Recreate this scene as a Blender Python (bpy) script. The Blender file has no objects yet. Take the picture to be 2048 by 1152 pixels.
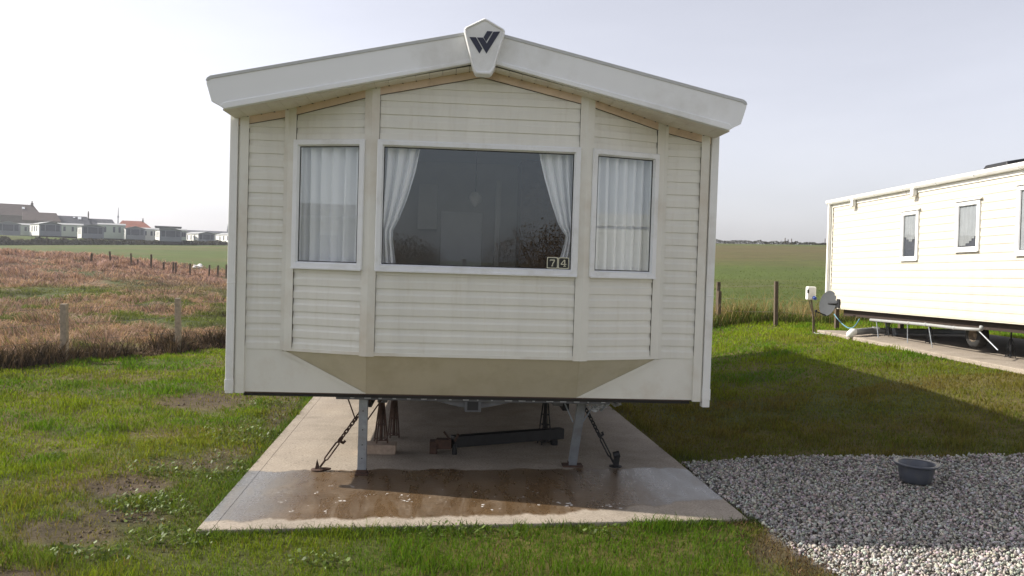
import bpy, bmesh, math, random
import numpy as np
from mathutils import Vector, Matrix
random.seed(7); rng = np.random.default_rng(11)
SC = bpy.context.scene
COL = SC.collection
PI = math.pi

# ---------------------------------------------------------------- camera solve (metres, Z up, caravan front on y = 0)
CAM = np.array([-.1902, -6.6764, 1.73]); FPX = 1707.5
HAZE = .00055
_r, _p, _y = np.radians([1.7601, -1.7998, 4.0993])
FW = np.array([math.sin(_y)*math.cos(_p), math.cos(_y)*math.cos(_p), math.sin(_p)])
_rt = np.array([math.cos(_y), -math.sin(_y), 0.]); _up = np.cross(_rt, FW)
RT = _rt*math.cos(_r)+_up*math.sin(_r); UP = -_rt*math.sin(_r)+_up*math.cos(_r)
def ray(px, py): return FW+RT*(px-1024)/FPX-UP*(py-576)/FPX
def gz(px, py, z=0.):
    d = ray(px, py); return CAM+d*((z-CAM[2])/d[2])
def aty(px, py, Y):
    d = ray(px, py); return CAM+d*((Y-CAM[1])/d[1])
def dep(px, py, D): return CAM+ray(px, py)*D
def topx(x, y, z):
    dx, dy, dz = x-CAM[0], y-CAM[1], z-CAM[2]
    w = np.maximum(dx*FW[0]+dy*FW[1]+dz*FW[2], .05)
    return 1024+FPX*(dx*RT[0]+dy*RT[1]+dz*RT[2])/w, 576-FPX*(dx*UP[0]+dy*UP[1]+dz*UP[2])/w

# ---------------------------------------------------------------- noise and terrain
def vnoise(x, y, s=0):
    xi = np.floor(x).astype(np.int64); yi = np.floor(y).astype(np.int64)
    xf = x-xi; yf = y-yi
    xf = xf*xf*(3-2*xf); yf = yf*yf*(3-2*yf)
    def h(a, b):
        n = (a*374761393+b*668265263+s*1442695041) & 0x7fffffff
        n = ((n ^ (n >> 13))*1274126177) & 0x7fffffff
        return ((n ^ (n >> 16)) & 0xffff)/65535.
    a = h(xi, yi); b = h(xi+1, yi); c = h(xi, yi+1); d = h(xi+1, yi+1)
    return (a*(1-xf)+b*xf)*(1-yf)+(c*(1-xf)+d*xf)*yf
def fbm(x, y, s=0, o=3):
    t = 0; a = .5; n = 0
    for i in range(o):
        t = t+a*vnoise(x*2**i+i*17.3, y*2**i-i*9.1, s+i); n += a; a *= .5
    return t/n
def ss(t):
    t = np.clip(t, 0, 1); return t*t*(3-2*t)
_AZ = [-60, -40, -27, -14, 0, 14, 17, 25, 34, 60]
_HC = [0, 1.7, 1.8, 3.25, 5.0, 5.8, 5.85, 6.05, 6.2, 0]
_RC = [150, 146, 148, 183, 190, 160, 150, 150, 150, 150]
_PL = [0, 3.4, 3.45, 3.4, 4.5, 4.5, 4.5, 4.5, 4.5, 0]
def polar(x, y):
    return np.hypot(x-CAM[0], y-CAM[1]), np.degrees(np.arctan2(x-CAM[0], y-CAM[1]))
def tz(x, y):
    x = np.asarray(x, float); y = np.asarray(y, float)
    r, az = polar(x, y)
    H = np.interp(az, _AZ, _HC); R = np.interp(az, _AZ, _RC); P = np.interp(az, _AZ, _PL)
    r0 = np.interp(az, [-30, 0, 18], [40, 40, 24])
    t = np.clip((r-r0)/(R-r0), 0, 1)
    z = H*(t*.75+.25*t*t*(3-2*t))
    z = np.where(r > R, H+(P-H)*ss((r-R-1)/9.), z)
    z = z*ss((70-np.abs(az))/20)
    z = z+.48*ss((x-2.6)/4.6)*ss((y+3.5)/7.5)*ss((60-r)/30)
    m = 1.1*np.exp(-((x+25)/11)**2-((y-42)/15)**2)
    z = z+m
    rough = left_out(x, y)
    z = z+rough*.42*(fbm(x*.7, y*.7, 5)-.5)*ss((70-r)/20)
    z = z+.035*(fbm(x*.9, y*.9, 9)-.5)*ss((np.abs(x)-1.7)/1.0)*ss((60-r)/20)+.085*(fbm(x*1.9, y*1.9, 19)-.5)*ss((-1.95-x)/.6)*ss((30-r)/10)
    return z
# fence line on the left: everything beyond it is rough ground
FL0 = np.array([-6.02, 6.74]); FLD = np.array([1.12, 1.83]); FLD = FLD/np.hypot(*FLD); FLN = np.array([-FLD[1], FLD[0]])
FR0 = np.array([6.0, 12.7]); FRD = np.array([1.6, .5]); FRD = FRD/np.hypot(*FRD); FRN = np.array([-FRD[1], FRD[0]])
def dl(x, y): return (x-FL0[0])*FLN[0]+(y-FL0[1])*FLN[1]
def dr(x, y): return (x-FR0[0])*FRN[0]+(y-FR0[1])*FRN[1]
def left_out(x, y): return ss((dl(x, y)+.1)/1.5)*(y > -2)
def tz1(x, y): return float(tz(np.array([x]), np.array([y]))[0])
def hit(px, py, far=400):
    d = ray(px, py)
    t = np.arange(2.5, far, .05); P = CAM[None, :]+d[None, :]*t[:, None]
    k = np.nonzero(P[:, 2] < tz(P[:, 0], P[:, 1]))[0]
    i = k[0] if len(k) else len(t)-1
    return P[i]

# ---------------------------------------------------------------- mesh helpers
class MB:
    def __init__(s): s.v = []; s.f = []; s.m = []
    def add(s, vs, fs, m=0):
        o = len(s.v); s.v += [tuple(map(float, q)) for q in vs]
        for f in fs: s.f.append([o+i for i in f]); s.m.append(m)
        return s
    def box(s, a, b, m=0):
        x0, y0, z0 = a; x1, y1, z1 = b
        return s.hexa([(x0, y0, z0), (x1, y0, z0), (x1, y1, z0), (x0, y1, z0), (x0, y0, z1), (x1, y0, z1), (x1, y1, z1), (x0, y1, z1)], m)
    def hexa(s, p, m=0):
        return s.add(p, [(3, 2, 1, 0), (4, 5, 6, 7), (0, 1, 5, 4), (1, 2, 6, 5), (2, 3, 7, 6), (3, 0, 4, 7)], m)
    def quad(s, *p, m=0): return s.add(p, [tuple(range(len(p)))], m)
    def prism(s, poly, fa, fb, m=0):
        """poly of 2d points mapped by fa(p) and fb(p) into the two end faces"""
        n = len(poly)
        return s.add([fa(p) for p in poly]+[fb(p) for p in poly], [tuple(range(n))[::-1], tuple(range(n, 2*n))]+[(i, (i+1) % n, n+(i+1) % n, n+i) for i in range(n)], m)
    def tube(s, pts, r, n=8, m=0, caps=True):
        pts = [Vector(p) for p in pts]; rs = r if isinstance(r, (list, tuple)) else [r]*len(pts)
        rings = []; prev = None
        for i, p in enumerate(pts):
            t = (pts[min(i+1, len(pts)-1)]-pts[max(i-1, 0)]).normalized()
            u = t.orthogonal().normalized() if prev is None else (prev-t*prev.dot(t)).normalized()
            prev = u; w = t.cross(u)
            rings.append([p+(u*math.cos(2*PI*k/n)+w*math.sin(2*PI*k/n))*rs[i] for k in range(n)])
        vs = [q for R_ in rings for q in R_]; fs = []
        for i in range(len(rings)-1):
            for k in range(n): fs.append((i*n+k, i*n+(k+1) % n, (i+1)*n+(k+1) % n, (i+1)*n+k))
        if caps: fs.append(tuple(range(n))[::-1]); fs.append(tuple((len(rings)-1)*n+k for k in range(n)))
        return s.add(vs, fs, m)
    def bar(s, a, b, w, h, upv=(0, 0, 1), m=0):
        a = Vector(a); b = Vector(b); t = (b-a).normalized(); u = Vector(upv)
        sd = t.cross(u)
        sd = sd.normalized() if sd.length > 1e-4 else t.orthogonal().normalized()
        u = sd.cross(t).normalized(); x = sd*w/2; y = u*h/2
        return s.hexa([a-x-y, a+x-y, b+x-y, b-x-y, a-x+y, a+x+y, b+x+y, b-x+y], m)
    def lathe(s, prof, n=32, c=(0, 0, 0), m=0, sx=1, sy=1, wob=None):
        vs = []; fs = []
        for (r, z) in prof:
            for k in range(n):
                a = 2*PI*k/n; q = wob(a, z) if wob else 1
                vs.append((c[0]+r*q*math.cos(a)*sx, c[1]+r*q*math.sin(a)*sy, c[2]+z))
        for i in range(len(prof)-1):
            for k in range(n): fs.append((i*n+k, i*n+(k+1) % n, (i+1)*n+(k+1) % n, (i+1)*n+k))
        return s.add(vs, fs, m)
    def build(s, name, mats, parent=None, loc=None, rot=None, bevel=0, smooth=False, seg=2):
        me = bpy.data.meshes.new(name); me.from_pydata(s.v, [], s.f)
        for mt in (mats if isinstance(mats, (list, tuple)) else [mats]): me.materials.append(mt)
        me.polygons.foreach_set('material_index', s.m)
        bm = bmesh.new(); bm.from_mesh(me); bmesh.ops.recalc_face_normals(bm, faces=bm.faces[:]) if not getattr(s, 'keep', False) else None
        bm.to_mesh(me); bm.free()
        if smooth: me.polygons.foreach_set('use_smooth', [True]*len(me.polygons))
        o = bpy.data.objects.new(name, me); COL.objects.link(o)
        if parent is not None: o.parent = parent
        if loc is not None: o.location = loc
        if rot is not None: o.rotation_euler = rot
        if bevel:
            b = o.modifiers.new('edge', 'BEVEL'); b.width = bevel; b.segments = seg; b.limit_method = 'ANGLE'; b.angle_limit = math.radians(40)
        if smooth == 'auto':
            pass
        return o
def tag(o, label=None, cat=None, group=None, kind=None):
    if label: o['label'] = label
    if cat: o['category'] = cat
    if group: o['group'] = group
    if kind: o['kind'] = kind
    return o
def thing(name, label, cat, loc=(0, 0, 0), rz=0, group=None, rot=None):
    o = bpy.data.objects.new(name, None); COL.objects.link(o); o.empty_display_size = .2
    o.location = loc; o.rotation_euler = rot if rot else (0, 0, rz)
    return tag(o, label, cat, group)
def copy_tree(o, parent=None):
    c = o.copy(); COL.objects.link(c); c.parent = parent
    for ch in list(o.children): copy_tree(ch, c)
    return c
def npmesh(name, V, T, mat, col=None, smooth=False):
    me = bpy.data.meshes.new(name)
    V = np.ascontiguousarray(V, dtype=np.float32); T = np.ascontiguousarray(T, dtype=np.int32)
    k = T.shape[1]
    me.vertices.add(len(V)); me.vertices.foreach_set('co', V.ravel())
    me.loops.add(T.size); me.loops.foreach_set('vertex_index', T.ravel())
    me.polygons.add(len(T)); me.polygons.foreach_set('loop_start', np.arange(0, T.size, k, dtype=np.int32))
    if smooth: me.polygons.foreach_set('use_smooth', np.ones(len(T), dtype=bool))
    me.update(calc_edges=True)
    if col is not None:
        a = me.color_attributes.new('Col', 'FLOAT_COLOR', 'POINT')
        c = np.ones((len(V), 4), np.float32); c[:, :3] = col; a.data.foreach_set('color', c.ravel())
    me.materials.append(mat)
    o = bpy.data.objects.new(name, me); COL.objects.link(o)
    return o

# ---------------------------------------------------------------- materials
def new_mat(name):
    m = bpy.data.materials.new(name); m.use_nodes = True; nt = m.node_tree; nt.nodes.clear()
    out = nt.nodes.new('ShaderNodeOutputMaterial')
    return m, nt, out
def N(nt, t, **kw):
    n = nt.nodes.new(t)
    for k, v in kw.items():
        if k.startswith('i_'): n.inputs[k[2:].replace('_', ' ')].default_value = v
        else: setattr(n, k, v)
    return n
def L(nt, a, b): nt.links.new(a, b)
def mixc(nt, fac, a, b, mode='MIX'):
    n = nt.nodes.new('ShaderNodeMix'); n.data_type = 'RGBA'; n.blend_type = mode
    for s, v in ((0, fac), (6, a), (7, b)):
        if hasattr(v, 'is_linked'): L(nt, v, n.inputs[s])
        else: n.inputs[s].default_value = v if s == 0 else (*v, 1) if len(v) == 3 else v
    return n.outputs[2]
def ramp(nt, fac, stops, interp='LINEAR'):
    n = nt.nodes.new('ShaderNodeValToRGB'); n.color_ramp.interpolation = interp; e = n.color_ramp.elements
    while len(e) < len(stops): e.new(.5)
    for q, (p, c) in zip(e, stops): q.position = p; q.color = (*c, 1) if not isinstance(c, float) else (c, c, c, 1)
    L(nt, fac, n.inputs[0]); return n.outputs[0]
def math_(nt, op, a, b=None, c=None):
    n = nt.nodes.new('ShaderNodeMath'); n.operation = op
    for i, v in enumerate((a, b, c)):
        if v is None: continue
        if hasattr(v, 'is_linked'): L(nt, v, n.inputs[i])
        else: n.inputs[i].default_value = v
    return n.outputs[0]
def noise(nt, scale, detail=4, rough=.55, vec=None, dist=0):
    n = N(nt, 'ShaderNodeTexNoise'); n.inputs['Scale'].default_value = scale; n.inputs['Detail'].default_value = detail
    n.inputs['Roughness'].default_value = rough; n.inputs['Distortion'].default_value = dist
    L(nt, vec if vec is not None else nt_pos(nt), n.inputs['Vector'])
    return n.outputs['Fac']
def nt_pos(nt):
    for n in nt.nodes:
        if n.type == 'NEW_GEOMETRY': return n.outputs['Position']
    return nt.nodes.new('ShaderNodeNewGeometry').outputs['Position']
def simple(name, col, rough=.5, var=.12, scale=6, metal=0, bump=0, bscale=60, dirt=None, spec=.5, dirtscale=2.5):
    m, nt, out = new_mat(name)
    b = N(nt, 'ShaderNodeBsdfPrincipled'); b.inputs['Roughness'].default_value = rough; b.inputs['Metallic'].default_value = metal
    b.inputs['Specular IOR Level'].default_value = spec
    tc = N(nt, 'ShaderNodeTexCoord').outputs['Object']
    f = noise(nt, scale, 5, .6, tc)
    c = ramp(nt, f, [(.25, tuple(x*(1-var) for x in col)), (.75, tuple(min(1, x*(1+var)) for x in col))])
    if dirt:
        g = noise(nt, dirtscale, 6, .65, tc)
        k = ramp(nt, g, [(.5, 0.), (.78, 1.)])
        c = mixc(nt, k, c, dirt)
    L(nt, c, b.inputs['Base Color'])
    if bump:
        bp = N(nt, 'ShaderNodeBump'); bp.inputs['Strength'].default_value = bump; bp.inputs['Distance'].default_value = .01
        L(nt, noise(nt, bscale, 4, .6, tc), bp.inputs['Height']); L(nt, bp.outputs[0], b.inputs['Normal'])
    L(nt, b.outputs[0], out.inputs[0]); return m
def leafy(name, trans=.4, rough=.6, spec=.25):
    m, nt, out = new_mat(name)
    a = N(nt, 'ShaderNodeVertexColor'); a.layer_name = 'Col'
    b = N(nt, 'ShaderNodeBsdfPrincipled'); b.inputs['Roughness'].default_value = rough; b.inputs['Specular IOR Level'].default_value = spec
    t = N(nt, 'ShaderNodeBsdfTranslucent'); mx = N(nt, 'ShaderNodeMixShader'); mx.inputs[0].default_value = trans
    L(nt, a.outputs[0], b.inputs['Base Color'])
    L(nt, mixc(nt, .5, a.outputs[0], (1.0, .95, .35), 'MULTIPLY'), t.inputs['Color'])
    L(nt, b.outputs[0], mx.inputs[1]); L(nt, t.outputs[0], mx.inputs[2]); L(nt, mx.outputs[0], out.inputs[0])
    return m
def siding_mat(name, col, dirtamt=.5):
    m, nt, out = new_mat(name)
    b = N(nt, 'ShaderNodeBsdfPrincipled'); b.inputs['Roughness'].default_value = .38; b.inputs['Specular IOR Level'].default_value = .45
    p = nt_pos(nt)
    mp = N(nt, 'ShaderNodeMapping'); mp.inputs['Scale'].default_value = (5, 5, .6); L(nt, p, mp.inputs['Vector'])
    f = noise(nt, 1.2, 5, .6, mp.outputs[0])
    c = ramp(nt, f, [(.3, tuple(x*.94 for x in col)), (.7, tuple(min(1, x*1.04) for x in col))])
    mp2 = N(nt, 'ShaderNodeMapping'); mp2.inputs['Scale'].default_value = (22, 22, 1.6); L(nt, p, mp2.inputs['Vector'])
    g = ramp(nt, noise(nt, 1.0, 6, .7, mp2.outputs[0]), [(.52, 0.), (.9, dirtamt)])
    c = mixc(nt, g, c, tuple(x*y for x, y in zip(col, (.74, .68, .58))))
    L(nt, c, b.inputs['Base Color'])
    bp = N(nt, 'ShaderNodeBump'); bp.inputs['Strength'].default_value = .06; bp.inputs['Distance'].default_value = .01
    L(nt, noise(nt, 9, 3, .5, p), bp.inputs['Height']); L(nt, bp.outputs[0], b.inputs['Normal'])
    L(nt, b.outputs[0], out.inputs[0]); return m
def glass_mat(name, f0=.1, tint=(.97, .98, .98)):
    m, nt, out = new_mat(name)
    lw = N(nt, 'ShaderNodeLayerWeight'); lw.inputs['Blend'].default_value = .5; fr = math_(nt, 'MULTIPLY_ADD', math_(nt, 'POWER', lw.outputs['Facing'], 5.), 1-f0, f0)
    t = N(nt, 'ShaderNodeBsdfTransparent'); t.inputs[0].default_value = (*tint, 1)
    g = N(nt, 'ShaderNodeBsdfGlossy'); g.inputs['Roughness'].default_value = .01; g.inputs['Color'].default_value = (.86, .95, 1, 1)
    mx = N(nt, 'ShaderNodeMixShader'); L(nt, fr, mx.inputs[0]); L(nt, t.outputs[0], mx.inputs[1]); L(nt, g.outputs[0], mx.inputs[2])
    L(nt, mx.outputs[0], out.inputs[0]); return m
def net_mat():
    m, nt, out = new_mat('net fabric')
    d = N(nt, 'ShaderNodeBsdfDiffuse'); d.inputs[0].default_value = (.93, .94, .95, 1)
    t = N(nt, 'ShaderNodeBsdfTranslucent'); t.inputs[0].default_value = (.8, .8, .78, 1)
    tr = N(nt, 'ShaderNodeBsdfTransparent')
    a = N(nt, 'ShaderNodeMixShader'); a.inputs[0].default_value = .10; L(nt, d.outputs[0], a.inputs[1]); L(nt, t.outputs[0], a.inputs[2])
    c = N(nt, 'ShaderNodeMixShader'); c.inputs[0].default_value = .05; L(nt, a.outputs[0], c.inputs[1]); L(nt, tr.outputs[0], c.inputs[2])
    L(nt, c.outputs[0], out.inputs[0]); return m

CREAM = (.745, .732, .66)
M = dict(
    siding=siding_mat('cream siding', CREAM), siding2=siding_mat('pale cream siding', (.60, .56, .465), .35),
    trim=simple('cream trim', (.735, .722, .65), .4, .05, 3, dirt=(.55, .47, .36), dirtscale=1.2),
    soffit=simple('soffit board', (.78, .74, .65), .5, .06, 4, dirt=(.62, .54, .44)),
    band=simple('bounce-tinted trim band', (.70, .55, .42), .5, .1, 5, dirt=(.40, .28, .18), dirtscale=4),  # peach tint holds the light bounced up from the ground
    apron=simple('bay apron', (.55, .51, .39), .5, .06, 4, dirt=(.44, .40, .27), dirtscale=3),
    fascia=simple('white fascia', (.81, .82, .81), .42, .03, 2, dirt=(.60, .59, .55), dirtscale=1.5),
    lip=simple('grey fascia lip', (.50, .51, .50), .4, .05, 3),
    upvc=simple('white window frame', (.78, .79, .79), .35, .03, 3, dirt=(.62, .61, .56), dirtscale=4),
    white=simple('white plastic', (.80, .80, .77), .35, .04, 3, dirt=(.62, .6, .54), dirtscale=3),
    gasket=simple('black gasket', (.012, .012, .013), .6), joint=simple('dirty joint', (.07, .055, .04), .9),
    navy=simple('navy badge paint', (.012, .014, .035), .35, .1),
    galv=simple('galvanised steel', (.30, .33, .36), .5, .2, 14, metal=.35, dirt=(.22, .2, .18), dirtscale=6),
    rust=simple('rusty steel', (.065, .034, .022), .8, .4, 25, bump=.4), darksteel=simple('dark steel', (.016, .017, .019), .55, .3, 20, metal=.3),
    roof=simple('dark roof sheet', (.09, .085, .08), .7, .2, 8), under=simple('chassis floor board', (.02, .018, .016), .85, .3, 3),
    block=simple('concrete block', (.40, .31, .24), .9, .2, 30, bump=.5, bscale=120),
    darkrust=simple('dark rusty steel', (.03, .018, .012), .85, .4, 25), beam=simple('shade-darkened steel', (.12, .125, .135), .6, .3, 14, metal=.2), tarp=simple('torn grey sheet', (.45, .47, .5), .5, .4, 40),  # beam: galvanised grey darkened to hold the shadow under the body
    post=simple('weathered post', (.30, .25, .19), .85, .35, 18, bump=.5, bscale=50),
    darkpost=simple('dark post', (.10, .075, .05), .9, .35, 18, bump=.5, bscale=50),
    wire=simple('fence wire', (.12, .11, .10), .5, .2, metal=.5),
    basin=simple('dark grey plastic basin', (.085, .095, .115), .38, .12, 12, dirt=(.13, .125, .115), dirtscale=9),
    rubber=simple('tyre rubber', (.02, .02, .02), .8, .3, 20), rim=simple('rusty wheel rim', (.22, .17, .12), .6, .3, 12),
    pipe=simple('grey waste pipe', (.31, .32, .32), .5, .12, 6, dirt=(.3, .28, .24)), hose=simple('blue water hose', (.10, .25, .33), .45),
    dish=simple('grey dish', (.075, .08, .085), .85, .1, spec=.1), box=simple('blue socket', (.03, .08, .35), .4),
    glass=glass_mat('window glass', .095), glass2=glass_mat('side window glass', .07), net=net_mat(),
    inner=simple('cream interior wall', (.6, .58, .54), .7, .05), ceil=simple('white ceiling', (.6, .6, .58), .7, .04), carpet=simple('brown carpet', (.12, .08, .06), .95, .2, 30),
    door=simple('grey interior door', (.85, .86, .86), .5, .04), wood=simple('brown cupboard', (.14, .085, .05), .5, .3, 10), sofa=simple('red brown sofa', (.16, .05, .04), .9, .2, 20),
    shade=simple('white lamp shade', (.8, .78, .74), .5), cream2=simple('number plate cream', (.62, .60, .45), .45), black=simple('number plate black', (.012, .012, .01), .4),
    farcream=simple('pale far caravan wall', (.62, .62, .57), .5, .05), fargreen=simple('pale green far caravan wall', (.36, .41, .37), .5, .05), farwhite=simple('white far caravan wall', (.80, .80, .76), .5, .04),
    farfront=simple('shade-grey far caravan front', (.20, .215, .25), .5, .06), farwin=simple('dark far window', (.07, .08, .11), .15), farroof=simple('grey far caravan roof', (.32, .33, .33), .6, .06),  # far fronts: shade on the near side put into the blue-grey colour
    slate=simple('slate roof', (.05, .055, .07), .75, .25, 1.2, bump=.3, bscale=8), pantile=simple('brown tile roof', (.065, .045, .04), .85, .3, 1.2, bump=.3, bscale=8),
    redtile=simple('red tile roof', (.24, .075, .045), .85, .2, 1.2, bump=.3, bscale=8), stone=simple('house stone wall', (.14, .125, .11), .9, .25, .8), skylight=simple('skylight glass', (.75, .78, .8), .05, .02),
    bag=simple('white sacking', (.8, .8, .78), .6),
)

# ---------------------------------------------------------------- the setting: ground, slabs, gravel
MUDS = [(395, 800, 75, 16, 1.), (440, 795, 60, 14, 1.), (230, 968, 120, 22, 1.), (400, 925, 90, 13, .9), (110, 1062, 120, 26, .9), (255, 1030, 80, 20, 1.), (30, 1146, 90, 14, 1.), (330, 1095, 60, 12, .6),
        (470, 905, 70, 14, .8), (560, 850, 35, 30, .75), (150, 1005, 60, 12, .6), (310, 865, 60, 8, .5), (575, 800, 35, 22, .6), (30, 845, 40, 8, .5), (1560, 1090, 60, 45, .8), (1620, 1130, 60, 30, .8), (505, 985, 20, 25, .5)]
def mud(x, y, z):
    u, v = topx(x, y, z); m = np.zeros_like(x)
    n = fbm(x*3.1, y*3.1, 21)-.5
    for cx, cy, rx, ry, k in MUDS:
        d = ((u-cx)/rx)**2+((v-cy)/ry)**2
        m = np.maximum(m, k*np.clip(1.4-d+2.6*n, 0, 1))
    n2 = fbm(x*1.3+9, y*1.3, 33, 4)
    m = np.maximum(m*.92, np.clip((n2-.68)*6, 0, .5)*(x < -1.9))
    return m*(y < 9)
def slab_front(x): return -1.3+.0934*(x+1.73)
def XL(y): return -1.755-.0196*np.clip(y, -3, 4)
def XR(y): return 1.885-.026*np.clip(y, -3, 4)
def in_slab(x, y, g=0.): return (x > XL(y)-g) & (x < XR(y)+g) & (y > slab_front(x)-g) & (y < 10)
_gp = [hit(px, 911) for px in (1500, 1640, 1850, 2048, 2300)]; GFX = [q[0] for q in _gp]; GFY = [q[1] for q in _gp]
def gravel_mask(x, y):
    wob = .25*(fbm(x*2.2, y*2.2, 3)-.5)
    left = np.where(y < slab_front(x), 1.94+(-.97-y)*.12, XR(y))+wob*.8
    far = np.interp(x, GFX, GFY)-.35*ss((2.9-x)/1.2)+wob*.5
    return (x > left) & (y < far) & (y > -5.5) & (x < 9.5)
def lawn_mask(x, y): return (dl(x, y) < -.12) & (dr(x, y) < -.35) & ~in_slab(x, y, -.02) & ~gravel_mask(x, y) & ~((x > 7.25) & (x < 11.2) & (y > 1) & (y < 10.6))
def lerp(a, b, t): return a+(b-a)*t[..., None]
def rgb(*c): return np.array(c, float)
def ground_col(x, y, z):
    r, az = polar(x, y)
    n = fbm(x*1.1, y*1.1, 41); n2 = fbm(x*4, y*4, 42)
    c = lerp(rgb(.070, .080, .018)[None], rgb(.105, .088, .028)[None], ss((n-.35)/.3))
    c = lerp(c, rgb(.080, .058, .039)[None]*np.ones_like(c), np.clip(mud(x, y, z), 0, 1))
    # rough land
    rn = fbm(x*.35, y*.35, 51)
    cr = lerp(rgb(.20, .14, .088)[None], rgb(.07, .085, .025)[None], ss((rn-.5)/.18))
    c = lerp(c, cr, left_out(x, y))
    # fields
    fn = fbm(x*.05, y*.12, 61)
    cf = lerp(rgb(.072, .100, .016)[None], rgb(.105, .098, .030)[None], ss((fn-.45)/.3))
    br = ss((r-58)/35)*(az > 0)*ss((142-r)/22)
    cf = lerp(cf, rgb(.105, .082, .034)[None]*np.ones_like(cf), br*.9*(.5+.5*n))
    rb = np.interp(az, [-45, -27, -22, -18, -14, -8], [70, 62, 60, 56, 50, 46])
    fl = np.clip((r-rb+8*(fbm(x*.15, y*.15, 71)-.5))/4, 0, 1)*(az < 5)
    fr = np.clip((dr(x, y)-.6)/1.2, 0, 1)*(az >= 2)*(y > 5)
    c = lerp(c, cf, np.maximum(fl*(r > 30), fr))
    g = gravel_mask(x, y)
    c[g] = rgb(.17, .155, .135)
    return c
def build_ground():
    az = np.radians(np.concatenate([np.arange(-180, -48, 6.), np.arange(-48, 48, .42), np.arange(48, 180, 6.)]))
    rr = np.concatenate([[0.02, .5], .9*1.024**np.arange(0, 318)]); rr = rr[rr < 900]
    A, Rr = np.meshgrid(az, rr); x = CAM[0]+Rr*np.sin(A); y = CAM[1]+Rr*np.cos(A)
    z = tz(x.ravel(), y.ravel()).reshape(x.shape)-.03
    md = mud(x.ravel(), y.ravel(), z.ravel()).reshape(x.shape)
    z = z-md*.05*(fbm(x*5, y*5, 81)-.2)
    V = np.stack([x, y, z], -1).reshape(-1, 3); na = len(az); nr = len(rr)
    i, j = np.meshgrid(np.arange(nr-1), np.arange(na), indexing='ij'); j2 = (j+1) % na
    T = np.stack([i*na+j, i*na+j2, (i+1)*na+j2, (i+1)*na+j], -1).reshape(-1, 4)[:, ::-1]
    m, nt, out = new_mat('earth and field')
    a = N(nt, 'ShaderNodeVertexColor'); a.layer_name = 'Col'
    b = N(nt, 'ShaderNodeBsdfPrincipled'); b.inputs['Roughness'].default_value = .9; b.inputs['Specular IOR Level'].default_value = .2
    p = nt_pos(nt)
    f = ramp(nt, noise(nt, 7, 8, .75, p), [(.25, .45), (.5, .95), (.75, 1.6)])
    f2 = ramp(nt, noise(nt, .35, 6, .7, p), [(.3, .78), (.7, 1.2)])
    c = mixc(nt, 1., a.outputs[0], f, 'MULTIPLY'); c = mixc(nt, 1., c, f2, 'MULTIPLY')
    L(nt, c, b.inputs['Base Color'])
    bp = N(nt, 'ShaderNodeBump'); bp.inputs['Strength'].default_value = .7; bp.inputs['Distance'].default_value = .05
    L(nt, noise(nt, 12, 8, .7, p), bp.inputs['Height']); L(nt, bp.outputs[0], b.inputs['Normal'])
    L(nt, b.outputs[0], out.inputs[0])
    cc = ground_col(V[:, 0], V[:, 1], V[:, 2])
    tc = V[T].mean(1); r, azd = polar(tc[:, 0], tc[:, 1])
    rb = np.interp(azd, [-45, -27, -22, -18, -14, -8], [70, 62, 60, 56, 50, 46])
    isf = ((azd < 2) & (r > rb)) | ((azd >= 2) & (dr(tc[:, 0], tc[:, 1]) > .9) & (tc[:, 1] > 5))
    for nm, sel, lab in (('ground', ~isf, None), ('farm_field', isf, None)):
        t = T[sel]; used, inv = np.unique(t, return_inverse=True)
        o = npmesh(nm, V[used], inv.reshape(t.shape), m, cc[used], True); tag(o, kind='structure')
build_ground()

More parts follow.
